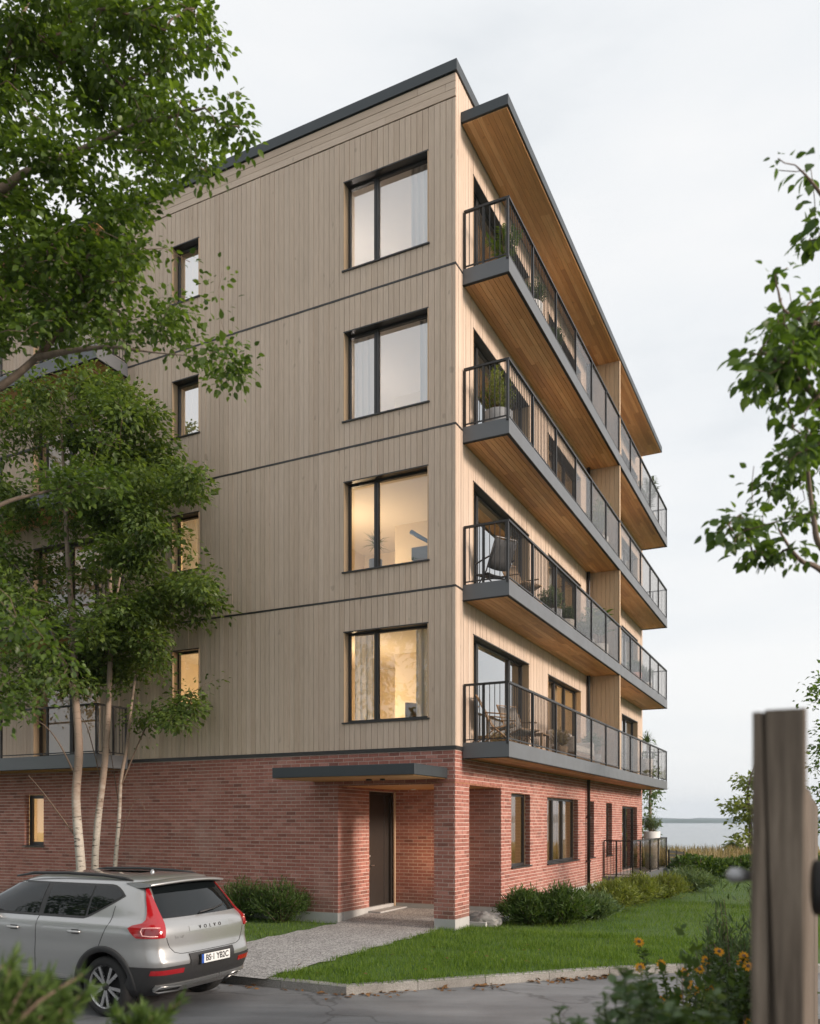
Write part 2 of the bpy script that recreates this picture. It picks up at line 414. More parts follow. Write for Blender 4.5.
# footpath straight to the entrance, rising a little into the porch
mb = MB()
def wob(i, s): return .05 * math.sin(i * 1.7 + s) + .03 * math.sin(i * 3.1 + s * 2)
rows = []
for i in range(25):
    y = -5.78 + 5.78 * i / 24
    rows.append([L(-2.6 + wob(i, 0), y, .006), L(-1.4, y, .014), L(-.28 + wob(i, 2) * 1.2, y, .006)])
rows.append([L(-2.6, .02, .01), L(-1.4, .02, .014), L(-.445, .02, .01)])
rows.append([L(-2.6, 1.2, .09), L(-1.4, 1.2, .09), L(-.445, 1.2, .09)]); rows.append([L(-2.6, 2.55, .10), L(-1.4, 2.55, .10), L(-.445, 2.55, .10)])
mb.grid(rows, smooth=False); tag(mb.build('path', M['gravel'], norms=True), kind='structure')
# lake and far shore
t = NT('lake water'); v = t.coords((.25, 1, 1))
b1 = t.bump(t.noise(v, .35, 5, .6), .25, .4)
t.pbr((.10, .13, .15), .18, 0., b1, IOR=1.33); M['water'] = t.m
sheet('lake', [(-3000, 62), (4500, 62), (4500, 3400), (-3000, 3400)], -1.55, M['water'])
mb = MB()
M['far'] = plain('wooded shore', (.055, .085, .075), .95, var=.25, scale=.02, bump=0)
rows = [[], [], [], []]
for x in np.linspace(-1800, 3600, 150):
    h = 13 + 14 * noise.noise(Vector((x * .0016, 3.3, 0))) + 5 * noise.noise(Vector((x * .009, 1.3, 0))) + 2 * noise.noise(Vector((x * .05, 1.3, 0)))
    h = max(h, 6) * 1.0
    rows[0].append((x, 2500, -1.7)); rows[1].append((x, 2510, h * .6)); rows[2].append((x, 2600, h + 2)); rows[3].append((x, 3300, h * 2.2))
mb.grid(rows); tag(mb.build('far_shore', M['far'], norms=True), kind='structure')

# ================================================================ THE APARTMENT BUILDING
BLD = empty('apartment_building', P0, ANG)
tag(BLD, 'five storey apartment block of red brick base and brown timber cladding with long balconies', 'building')
def TF(u, d, z): return (u, -d, z)        # front wall (y = 0), d outwards
def TR(u, d, z): return (d, u, z)         # balcony wall (x = 0)
W_, D_ = -18.0, 18.42
JO = [3.52, 6.63, 9.75, 12.83]
BAL0 = [3.32 + 3.09 * k for k in range(4)]
front_big = [(-2.475, -.555, 4.11 + 3.09 * k, 5.98 + 3.075 * k) for k in range(4)]
front_small = [(-7.04, -6.25, 4.72 + 3.07 * k, 6.0 + 3.085 * k) for k in range(4)]
front_left = [(a, b, 3.72 + 3.09 * k, 5.9 + 3.09 * k) for k in range(4) for a, b in ((-11.6, -9.3), (-16.0, -13.0))]
right_1 = [(.87, 4.43, 3.70 + 3.09 * k, 5.87 + 3.09 * k) for k in range(4)]
right_2 = [(5.97, 9.20, 3.70 + 3.09 * k, 5.87 + 3.09 * k) for k in range(4)]
right_3 = [(14.67, 17.45, 3.70 + 3.09 * k, 5.87 + 3.09 * k) for k in range(4)]
fbrick_op = [(-11.94, -11.25, 1.48, 2.77), (-2.62, -.44, -1, 2.82)]
rbrick_win = [(3.22, 4.59, 1.04, 2.74), (5.97, 8.98, 1.0, 2.72), (10.12, 10.85, 1.0, 2.71), (12.43, 13.29, .98, 2.70)]
rbrick_op = rbrick_win + [(.71, 2.56, -1, 2.82), (14.83, 17.45, .36, 2.64)]

def rsub(r, ops):
    rs = [r]
    for o in ops:
        nx = []
        for a, b, c, d in rs:
            if o[0] >= b - 1e-6 or o[1] <= a + 1e-6 or o[2] >= d - 1e-6 or o[3] <= c + 1e-6: nx.append((a, b, c, d)); continue
            if o[0] > a + .01: nx.append((a, o[0], c, d))
            if o[1] < b - .01: nx.append((o[1], b, c, d))
            a2, b2 = max(a, o[0]), min(b, o[1])
            if o[2] > c + .01: nx.append((a2, b2, c, o[2]))
            if o[3] < d - .01: nx.append((a2, b2, o[3], d))
        rs = nx
    return rs
def tbox(mb, T, r, d0, d1, mi=0):
    a, b, c, d = r
    vs = [T(u, q, z) for z in (c, d) for q in (d0, d1) for u in (a, b)]
    mb.add(vs, [(0, 2, 3, 1), (4, 5, 7, 6), (0, 1, 5, 4), (2, 6, 7, 3), (0, 4, 6, 2), (1, 3, 7, 5)], mi)
def sheetgrid(mb, T, r, ops, d, mi=0):
    us = sorted({r[0], r[1]} | {x for o in ops for x in o[:2] if r[0] < x < r[1]})
    zs = sorted({r[2], r[3]} | {x for o in ops for x in o[2:4] if r[2] < x < r[3]})
    for a, b in zip(us[:-1], us[1:]):
        for c, e in zip(zs[:-1], zs[1:]):
            m = ((a + b) / 2, (c + e) / 2)
            if any(o[0] < m[0] < o[1] and o[2] < m[1] < o[3] for o in ops): continue
            mb.quad(T(a, d, c), T(b, d, c), T(b, d, e), T(a, d, e), mi)
def cladding(name, T, u0, u1, ops, ztop):
    rnd = random.Random(name); mb = MB()
    us = [u0]; 
    while us[-1] < u1 - .05: us.append(min(u1, us[-1] + rnd.choice((.118, .125, .125, .125, .132))))
    us[-1] = u1
    levels = [(3.555, JO[1] - .022)] + [(JO[k] + .022, JO[k + 1] - .022) for k in (1, 2)] + [(JO[3] + .022, ztop)]
    for a, b in zip(us[:-1], us[1:]):
        for c, e in levels:
            j = rnd.uniform(-.003, .003)
            for r in rsub((a + .0042, b - .0042, c, e), ops): tbox(mb, T, r, 0.0, .022 + j)
    o = mb.build(name, M['clad'], BLD, norms=True); return o
allF = front_big + front_small + front_left; allR = right_1 + right_2 + right_3
cladding('timber_cladding', TF, W_, .022, allF, 16.02)
cladding('timber_cladding', TR, .0, D_, allR, 16.5)
mb = MB()
z = 16.045
while z < 16.49:                          # level boards under the coping
    zz = min(z + .148, 16.5)
    x = W_
    while x < .022:
        x2 = min(.022, x + random.uniform(2.6, 4.6)); tbox(mb, TF, (x + .002, x2 - .002, z + .005, zz - .005), 0, .022 + random.uniform(-.002, .002)); x = x2
    z = zz
mb.build('fascia_boards', M['cladh'], BLD, norms=True)
mb = MB(); sheetgrid(mb, TF, (W_, 0, 3.5, 16.55), allF, -.002); sheetgrid(mb, TR, (0, D_, 3.5, 16.55), allR, -.002)
mb.quad((W_, 0, -.2), (W_, D_, -.2), (W_, D_, 16.55), (W_, 0, 16.55)); mb.quad((W_, D_, -.2), (0, D_, -.2), (0, D_, 16.55), (W_, D_, 16.55))
mb.build('backing_wall', M['membrane'], BLD)
mb = MB()
for k in (1, 2, 3):
    tbox(mb, TF, (W_, .03, JO[k] - .018, JO[k] + .018), 0, .03); tbox(mb, TR, (.0, .36, JO[k] - .018, JO[k] + .018), 0, .03)
mb.build('joint_flashing', M['frame'], BLD)
mb = MB(); tbox(mb, TF, (W_, .034, 3.482, 3.55), -.02, .034); tbox(mb, TR, (.0, D_, 3.482, 3.55), -.02, .034); mb.build('joint_flashing', M['frame'], BLD)
mb = MB()
tbox(mb, TF, (W_ - .06, .06, 16.51, 16.72), -.35, .06); tbox(mb, TR, (.35, D_ + .06, 16.51, 16.72), -.35, .06)
mb.build('parapet_coping', M['slate'], BLD)
mb = MB(); mb.box(W_, -.3, .3, D_, 16.3, 16.45); mb.build('roof', M['roofing'], BLD)

# ---- brick storey
def brickface(mb, T, u0, u1, z0, z1, ops=(), seed=1, shift=0., zbase=.2):
    rnd = random.Random(seed); sheetgrid(mb, T, (u0, u1, z0, z1), ops, 0, 1)
    H_, L_, j = .0778, .235, .0145; row = 0; z = zbase
    while z < z1 - .01:
        u = u0 - ((row % 2) * .5 * L_ + shift) % L_
        while u < u1:
            a, b = max(u + j / 2, u0), min(u + L_ - j / 2, u1)
            if b - a > .012 and z + H_ > z0:
                for r in rsub((a, b, max(z + j / 2, z0), min(z + H_ - j / 2, z1)), ops):
                    if r[1] - r[0] > .01 and r[3] - r[2] > .01: tbox(mb, T, r, -.004, .007 + rnd.uniform(-.0025, .003))
            u += L_
        z += H_; row += 1
BM = [M['brick'], M['mortar']]
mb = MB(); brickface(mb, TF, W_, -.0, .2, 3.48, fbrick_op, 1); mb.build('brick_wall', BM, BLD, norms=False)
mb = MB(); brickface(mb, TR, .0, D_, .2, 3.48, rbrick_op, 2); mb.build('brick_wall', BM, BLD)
BY = 2.56
mb = MB()
brickface(mb, lambda u, d, z: (-2.62 + d, u, z), .0, BY, .2, 2.82, [(1.31, 2.47, -1, 2.76)], 3)
brickface(mb, lambda u, d, z: (u, BY - d, z), -2.62, -.0, .2, 2.82, (), 4)
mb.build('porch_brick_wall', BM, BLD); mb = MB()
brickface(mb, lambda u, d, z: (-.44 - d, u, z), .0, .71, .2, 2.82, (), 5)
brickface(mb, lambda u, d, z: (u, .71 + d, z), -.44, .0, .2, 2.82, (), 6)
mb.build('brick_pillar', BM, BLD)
# window jambs in brick
DP = .13; JAMB = {}
for (T, ops) in ((TF, fbrick_op[:1]), (TR, rbrick_win + rbrick_op[-1:])):
    for i, (a, b, c, d) in enumerate(ops):
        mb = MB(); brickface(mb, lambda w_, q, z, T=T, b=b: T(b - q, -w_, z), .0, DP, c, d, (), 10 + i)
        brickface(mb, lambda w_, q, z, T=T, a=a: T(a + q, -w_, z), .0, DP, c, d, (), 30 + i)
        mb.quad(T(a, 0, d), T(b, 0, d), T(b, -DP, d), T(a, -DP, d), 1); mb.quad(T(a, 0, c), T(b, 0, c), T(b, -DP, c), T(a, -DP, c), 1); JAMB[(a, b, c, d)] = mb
# plinth
mb = MB()
tbox(mb, TF, (W_, -2.62, -.3, .197), -.2, .012); tbox(mb, TF, (-.44, .012, -.3, .197), -.2, .012)
tbox(mb, TR, (.2, .71, -.3, .197), -.2, .012); tbox(mb, TR, (2.56, D_, -.3, .197), -.2, .012)
mb.box(-2.82, -2.608, .2, BY, -.3, .197); mb.box(-2.6, -.22, BY - .012, BY + .2, -.3, .197)
mb.box(-.452, -.2, .2, .72, -.3, .197)
mb.build('plinth', M['concrete'], BLD, bevel=.006)
mb = MB(); mb.box(-.44, .35, .73, 2.54, -.25, .085); mb.build('porch_step', M['concrete'], BLD, bevel=.008)
mb = MB(); mb.box(-2.62, 0, 0.0, BY, 2.822, 2.9); mb.build('porch_ceiling', M['soffit'], BLD)
# entrance door, in the side wall of the porch
mb = MB()
DX = -2.70
for y0, y1 in ((1.31, 1.37), (2.41, 2.47)): mb.box(DX - .06, DX + .05, y0, y1, .1, 2.76)
mb.box(DX - .06, DX + .05, 1.37, 2.41, 2.70, 2.76); mb.box(DX - .04, DX, 1.372, 2.16, .11, 2.698); mb.box(DX - .05, DX + .012, 2.16, 2.20, .11, 2.698); mb.box(DX - .04, DX - .01, 2.20, 2.41, .11, 2.698)
dr = mb.build('entrance_door', M['door'], BLD, bevel=.004)
mb = MB(); mb.box(DX + .0, DX + .012, 1.44, 1.48, 1.02, 1.24); mb.bar((DX + .05, 1.455, 1.11), (DX + .05, 1.60, 1.11), .02); mb.bar((DX, 1.46, 1.11), (DX + .055, 1.46, 1.11), .02)
mb.lathe([(0, .02), (.022, .018), (.022, 0)], 12, c=(0, 0, 0), M=Matrix.Translation((DX + .006, 1.46, 1.32)) @ Matrix.Rotation(R(90), 4, 'Y'))
mb.build('door_handle', M['steel'], dr)
mb = MB(); mb.box(-2.62, -2.3, 1.25, 2.55, .02, .125); mb.build('threshold', M['concrete'], BLD, bevel=.006)
mb = MB(); mb.box(-2.61, -2.585, 2.47, 2.53, .13, 2.78); mb.build('door_trim', M['fin'], BLD)
# canopy
mb = MB(); mb.box(-3.22, -.15, -1.47, -.012, 2.93, 3.13); cn = mb.build('entrance_canopy', M['slate'], BLD, bevel=.008)
mb = MB()
for i in range(13):
    y0 = -1.43 + i * .108; mb.box(-3.17, -.2, y0 + .003, y0 + .105, 2.915, 2.931)
mb.build('canopy_soffit', M['soffit'], cn)
mb = MB(); mb.lathe([(.0, 0), (.05, 0), (.06, -.012), (.06, -.03), (.03, -.035), (0, -.035)], 14, c=(-1.55, -.62, 2.914)); mb.build('soffit_spotlight', M['dark'], cn)
mb = MB(); mb.lathe([(.0, 0), (.05, 0), (.05, -.03), (0, -.03)], 14, c=(-1.25, -.62, 2.914)); mb.build('soffit_spotlight', M['dark'], cn)
# roof overhangs
def overhang(T, u0, u1, depth=1.0):
    mb = MB(); tbox(mb, T, (u0, u1, 15.7, 15.9), .024, depth); o = mb.build('roof_overhang', M['slate'], BLD, bevel=.006)
    mb = MB(); rnd = random.Random(u0); n = 9; wd = (depth - .08) / n
    for i in range(n):
        u = u0 + .05
        while u < u1 - .05:
            u2 = min(u1 - .05, u + rnd.uniform(1.6, 3.6)); d0 = .04 + i * wd
            tbox(mb, T, (u + .0015, u2 - .0015, 15.675, 15.702 + rnd.uniform(0, .002)), d0 + .002, d0 + wd - .002); u = u2
    mb.build('overhang_soffit', M['soffit'], o)
overhang(TR, .22, 17.0, 1.0); overhang(TF, -16.4, -8.4, 1.0)

# ---- windows
def window(T, r, mulls=(), glass='glass', depth=.14, reveal=True, fw=.058, thick=None, sill=True, rails=()):
    a, b, c, d = r; mb = MB(); q0, q1 = -depth - .07, -depth
    z0, z1 = c + .004, d - .004
    tbox(mb, T, (a + .003, a + fw, z0, z1), q0, q1); tbox(mb, T, (b - fw, b - .003, z0, z1), q0, q1)
    tbox(mb, T, (a + fw, b - fw, z0, z0 + fw), q0, q1); tbox(mb, T, (a + fw, b - fw, z1 - fw, z1), q0, q1)
    for m in mulls:
        mw = (thick or .10) / 2; tbox(mb, T, (m - mw, m + mw, z0 + fw, z1 - fw), q0, q1 + .004)
        tbox(mb, T, (m - .006, m + .006, z0 + fw, z1 - fw), q1 + .004, q1 + .008, 1)
    for zz in rails: tbox(mb, T, (a + fw, b - fw, zz - .03, zz + .03), q0, q1 - .002)
    if reveal:
        for u, s_ in ((a, 1), (b, -1)): tbox(mb, T, tuple(sorted((u + s_ * .001, u + s_ * .016))) + (c, d - .02), -depth, .03, 2)
        tbox(mb, T, (a, b, d - .02, d + .004), -depth, .034)  # head of the reveal coloured dark to stand for its shade
    fr = mb.build('window', [M['frame'], M['black'], M['fin']], BLD, norms=True)
    mb = MB(); q = -depth - .045
    mb.quad(T(a + fw - .01, q, z0 + fw - .01), T(b - fw + .01, q, z0 + fw - .01), T(b - fw + .01, q, z1 - fw + .01), T(a + fw - .01, q, z1 - fw + .01))
    pn = mb.build('glass_pane', M[glass], fr)
    if r in JAMB: JAMB[r].build('brick_jamb', BM, fr)
    if sill:
        mb = MB(); tbox(mb, T, (a - .03, b + .03, c - .022, c + .006), -depth, .055); mb.build('sill', M['frame'], fr)
    return fr
for k in range(4):
    window(TF, front_big[k], (-1.80,), 'glassup' if k >= 2 else 'glass')
    window(TF, front_small[k], (), 'glasssky' if k >= 2 else 'glass')
    window(TR, right_1[k], (1.50, 3.50), 'glassup'); window(TR, right_2[k], (7.08, 8.08), 'glass'); window(TR, right_3[k], (16.05,), 'glassup')
for i, r in enumerate(front_left): window(TF, r, ((r[0] + r[1]) / 2,), 'glass')
window(TF, fbrick_op[0], (), 'glass', reveal=False, fw=.09)
window(TR, rbrick_win[0], (), 'glass', reveal=False); window(TR, rbrick_win[1], (6.9, 7.85), 'glass', reveal=False)
window(TR, rbrick_win[2], (), 'glassup', reveal=False); window(TR, rbrick_win[3], (), 'glassup', reveal=False)
window(TR, rbrick_op[-1], (16.1,), 'glassup', reveal=False, sill=False)

# ---- balconies
POSTS = [.33, 1.86, 3.53, 5.2, 6.75, 8.36, 10.0, 11.62, 13.2, 14.9, 16.5, 18.22]
def balcony(T, u0, u1, z0, posts, tint_from=3, both=False, depth=.98, d0=.024, name='balcony', soff=True):
    zt = z0 + .31; mb = MB()
    tbox(mb, T, (u0 + .04, u1 - .04, z0 + .04, zt - .012), d0, depth - .04, 1)
    tbox(mb, T, (u0, u1, z0 + .012, zt), depth - .04, depth, 0)
    for a, b in ((u0, u0 + .04), (u1 - .04, u1)): tbox(mb, T, (a, b, z0 + .012, zt), d0, depth - .04, 0)
    tbox(mb, T, (u0 - .003, u1 + .003, z0 - .004, z0 + .011), depth - .06, depth + .003, 2)
    for a, b in ((u0 - .003, u0 + .06), (u1 - .06, u1 + .003)): tbox(mb, T, (a, b, z0 - .004, z0 + .011), d0, depth - .061, 2)
    o = mb.build(name, [M['fascia'], M['concrete'], M['black']], BLD, norms=True)
    if soff:
        mb = MB(); rnd = random.Random(int(z0 * 100)); n = 9; wd = (depth - d0 - .065) / n
        for i in range(n):
            u = u0 + .062
            while u < u1 - .062:
                u2 = min(u1 - .062, u + rnd.uniform(1.4, 3.4)); q = d0 + .002 + i * wd
                tbox(mb, T, (u + .002, u2 - .002, z0 + .012 + rnd.uniform(0, .003), z0 + .034), q + .0032, q + wd - .0032); u = u2
        mb.build('soffit', M['soffit'], o, norms=True)
    rt = zt + 1.13; q = depth - .03; mb = MB(); bb = MB(); gg = MB(); ee = []
    for p_ in posts: tbox(mb, T, (p_ - .022, p_ + .022, zt - .05, rt - .02), q - .022, q + .022)
    tbox(mb, T, (u0 + .005, u1 - .005, rt - .02, rt + .022), q - .03, q + .03)
    tbox(mb, T, (u0 + .03, u1 - .03, zt + .045, zt + .07), q - .012, q + .012)
    for ue in (u0 + .03, u1 - .03):
        tbox(mb, T, (ue - .028, ue + .028, rt - .0195, rt + .0215), d0 + .02, q - .03)
        tbox(mb, T, (ue - .011, ue + .011, zt + .046, zt + .069), d0 + .02, q - .012)
        tbox(mb, T, (ue - .02, ue + .02, zt, rt - .02), d0 + .01, d0 + .05)
        tbox(mb, T, (ue - .02, ue + .02, zt, rt - .02), d0 + .40, d0 + .44)
        k = d0 + .13; e_ = MB(); ee.append(e_)
        while k < q - .05:
            tbox(e_, T, (ue - .006, ue + .006, zt + .07, rt - .02), k - .006, k + .006); k += .105
    for i, (a, b) in enumerate(zip(posts[:-1], posts[1:])):
        if i < tint_from:
            n = round((b - a) / .105)
            for j in range(1, n):
                u = a + (b - a) * j / n; tbox(bb, T, (u - .006, u + .006, zt + .07, rt - .02), q - .006, q + .006)
        else:
            tbox(gg, T, (a + .024, b - .024, zt + .072, rt - .022), q - .005, q + .005)
    rl = mb.build('railing', M['dark'], o, norms=True); [x_.build('balusters', M['dark'], o, norms=True) for x_ in [bb] + ee if x_.v]
    if gg.v: gg.build('glass_panels', M['glasstint'], o, norms=True)
    return o
for k in range(4): balcony(TR, .33, 18.25, BAL0[k], POSTS)
for k in range(4):
    balcony(TF, -16.4, -8.4, BAL0[k], [-8.43, -10.0, -11.6, -13.2, -14.8, -16.37], 9)
# partition walls between the balconies
for k in range(4):
    z0 = BAL0[k] + .312; z1 = (BAL0[k + 1] + .010) if k < 3 else 15.67
    mb = MB(); n = 7
    for i in range(n):
        a = .03 + i * .905 / n; mb.box(a + .003, a + .905 / n - .003, 10.03, 10.13, z0, z1)
    mb.box(.94, .965, 10.025, 10.135, z0, z1, 1)
    mb.build('partition_panel', [M['fin'], M['fin']], BLD)
# downpipe
mb = MB(); mb.tube([(.085, 9.86, .05), (.085, 9.86, 15.66)], .05, 10)
for z in (.9, 2.2, 4.6, 7.6, 10.7, 13.8): mb.box(.02, .15, 9.8, 9.92, z, z + .04)
mb.build('downpipe', M['dark'], BLD)
# ground floor terrace at the far end
tb = balcony(TR, 11.9, 18.25, .04, [11.95, 13.2, 14.9, 16.5, 18.22], 0, name='terrace', soff=False)
mb = MB(); tbox(mb, TR, (11.95, 18.2, -.3, .04), .05, .9); mb.build('terrace_base', M['dark'], tb)
mb = MB()                                           # stair rail going down beyond it
for i in range(4): tbox(mb, TR, (18.3 + i * .28, 18.58 + i * .28, -.3, .26 - i * .09), .1, 1.35)
st = mb.build('terrace_stair', M['concrete'], BLD)
mb = MB()
for y, x in ((18.5, 1.0), (20.3, 1.0), (22.3, 1.0)): mb.box(x - .03, x + .03, y - .03, y + .03, -.2, 1.02 - (y - 18.5) * .05)
for i in range(7): mb.bar((1.0, 18.5, .08 + i * .145), (1.0, 22.3, .0 + i * .125), .02, .105)
mb.build('stair_rail', M['dark'], st)

# ---- rooms seen through the glass
mbr = {}
def room(x0, x1, y0, y1, z0, z1, openx=True, openy=True, name='room'):
    mb = MB(); 
    mb.quad((x0, y0, z0), (x1, y0, z0), (x1, y1, z0), (x0, y1, z0), 1)
    mb.quad((x0, y0, z1), (x0, y1, z1), (x1, y1, z1), (x1, y0, z1), 2)
    mb.quad((x0, y0, z0), (x0, y1, z0), (x0, y1, z1), (x0, y0, z1), 0)
    mb.quad((x0, y1, z0), (x1, y1, z0), (x1, y1, z1), (x0, y1, z1), 0)
    if not openx: mb.quad((x1, y0, z0), (x1, y1, z0), (x1, y1, z1), (x1, y0, z1), 0)
    if not openy: mb.quad((x0, y0, z0), (x1, y0, z0), (x1, y0, z1), (x0, y0, z1), 0)
    if y0 < 1 and x1 > -1: mb.box(-2.9, -1.75, 3.1, y1 - .01, z0 + .001, z1 - .001, 0); mb.box(-1.749, -1.72, 3.2, 4.0, z0 + .9, z0 + 1.7, 1)
    return mb.build(name, [M['cream'], M['oak'], M['ceilw']], BLD)
def lamp(x, y, z, e, col=(1, .70, .40), r=.16):
    l = bpy.data.lights.new('room_or_fill_light', 'POINT'); l.energy = e * .8; l.color = col; l.shadow_soft_size = r
    o = bpy.data.objects.new('room_or_fill_light', l); COL.objects.link(o); o.parent = BLD; o.location = (x, y, z - .75)
    t_ = M.get('bulb')
    if t_ is None:
        t = NT('lit lamp globe'); em = t.n('ShaderNodeEmission'); em.inputs[0].default_value = (1, .78, .5, 1); em.inputs[1].default_value = 6; t.l(em.outputs[0], t.out.inputs['Surface']); M['bulb'] = t.m
    mb = MB(); zc = z + .735; mb.lathe([(0, -.02), (.05, -.018), (.06, -.01), (.06, 0)], 14, c=(x, y, zc)); mb.build('ceiling_lamp', M['bulb'] if e > 100 else M['ceilw'], BLD)  # weaker lights, added fill included, get only a plain white disc
for k in range(4):
    z0 = 3.62 + 3.09 * k; z1 = z0 + 2.5
    room(-4.7, -.24, .24, 4.8, z0, z1); room(-4.7, -.24, 4.9, 9.9, z0, z1, True, False); room(-4.7, -.24, 10.1, 18.1, z0, z1, True, False)
    room(-8.1, -5.0, .24, 3.4, z0, z1, False, True); room(-17.6, -8.3, .24, 4.2, z0, z1, False, True)
E0 = [110, 90, 52, 58]  # upper two floors: fill added in unlit rooms to brighten curtains and panes
for k in range(4):
    z = 3.62 + 3.09 * k + 1.75
    lamp(-3.5, 1.9, z, E0[k], (1, .72, .42) if k < 2 else (1, .88, .80)); lamp(-2.2, 7.4, z, [130, 80, 60, 39][k], (1, .70, .40)); lamp(-2.4, 15, z, [30, 22, 16, 12][k])
    lamp(-6.3, 1.9, z, [75, 85, 39, 39][k], (1, .72, .42)); lamp(-11.5, 2.4, z, [30, 16, 14, 12][k])
room(-4.7, -.24, 2.7, 9.6, .2, 3.2, True, False); room(-4.7, -.24, 9.7, 18.1, .2, 3.2, True, False); room(-13.2, -10., .24, 3, .2, 3.2, False, True)
lamp(-1.75, 1.75, 2.068, 11, (1, .66, .36), .05)  # light added under the porch ceiling to give it a warm glow
lamp(-2.4, 5.6, 2.44, 62, (1, .68, .36)); lamp(-2.4, 14, 2.44, 20); lamp(-11.7, 1.7, 2.44, 45, (1, .70, .38))
# ================================================================ VEGETATION
def leaf_tmpl(kind):
    if kind == 'broad':     # pointed oval, folded on its midrib, tip turned down
        v = [(0, 0, 0), (0, .34, .0), (0, .68, -.03), (0, 1., -.12), (-.26, .22, .06), (-.30, .50, .07), (-.15, .80, -.0), (.26, .22, .06), (.30, .50, .07), (.15, .80, .0)]
        f = [(0, 1, 4), (1, 5, 4), (1, 2, 5), (2, 6, 5), (2, 3, 6), (0, 7, 1), (1, 7, 8), (1, 8, 2), (2, 8, 9), (2, 9, 3)]
    elif kind == 'small':
        v = [(0, 0, 0), (0, .5, 0), (0, 1, -.10), (-.30, .42, .07), (.30, .42, .07)]
        f = [(0, 1, 3), (1, 2, 3), (0, 4, 1), (1, 4, 2)]
    elif kind == 'narrow':
        v = [(0, 0, 0), (-.09, .45, .03), (.09, .45, .03), (0, 1, -.12)]; f = [(0, 2, 1), (1, 2, 3)]
    elif kind == 'blade':
        v = [(-.045, 0, 0), (.045, 0, 0), (-.035, .5, .0), (.035, .5, .0), (0, 1, -.14)]; f = [(0, 1, 3), (0, 3, 2), (2, 3, 4)]
    return np.array(v, float), np.array(f, int)
def unit(a): return a / np.maximum(np.linalg.norm(a, axis=1, keepdims=True), 1e-9)
def leaves_mesh(name, pos, direc, nrm, size, kind, mat):
    """pos n,3; direc = where the tip points; nrm = roughly the upper side"""
    tv, tf = leaf_tmpl(kind); n = len(pos)
    y = unit(np.asarray(direc, float)); z = np.asarray(nrm, float); z = unit(z - y * np.sum(z * y, 1, keepdims=True)); x = np.cross(y, z)
    s = np.asarray(size, float)[:, None, None]
    V = (tv[None, :, 0, None] * x[:, None] + tv[None, :, 1, None] * y[:, None] + tv[None, :, 2, None] * z[:, None]) * s + np.asarray(pos, float)[:, None]
    V = V.reshape(-1, 3); F = (tf[None] + (np.arange(n) * len(tv))[:, None, None]).reshape(-1, 3)
    me = bpy.data.meshes.new(name); me.vertices.add(len(V)); me.vertices.foreach_set('co', V.ravel().astype(np.float32))
    me.loops.add(F.size); me.loops.foreach_set('vertex_index', F.ravel().astype(np.int32))
    me.polygons.add(len(F)); me.polygons.foreach_set('loop_start', (np.arange(len(F)) * 3).astype(np.int32))
    me.materials.append(mat); me.update(calc_edges=True); return me
def in_poly(x, y, poly):
    c = False; j = len(poly) - 1
    for i in range(len(poly)):
        (xi, yi), (xj, yj) = poly[i], poly[j]
        if (yi > y) != (yj > y) and x < (xj - xi) * (y - yi) / (yj - yi) + xi: c = not c
        j = i
    return c
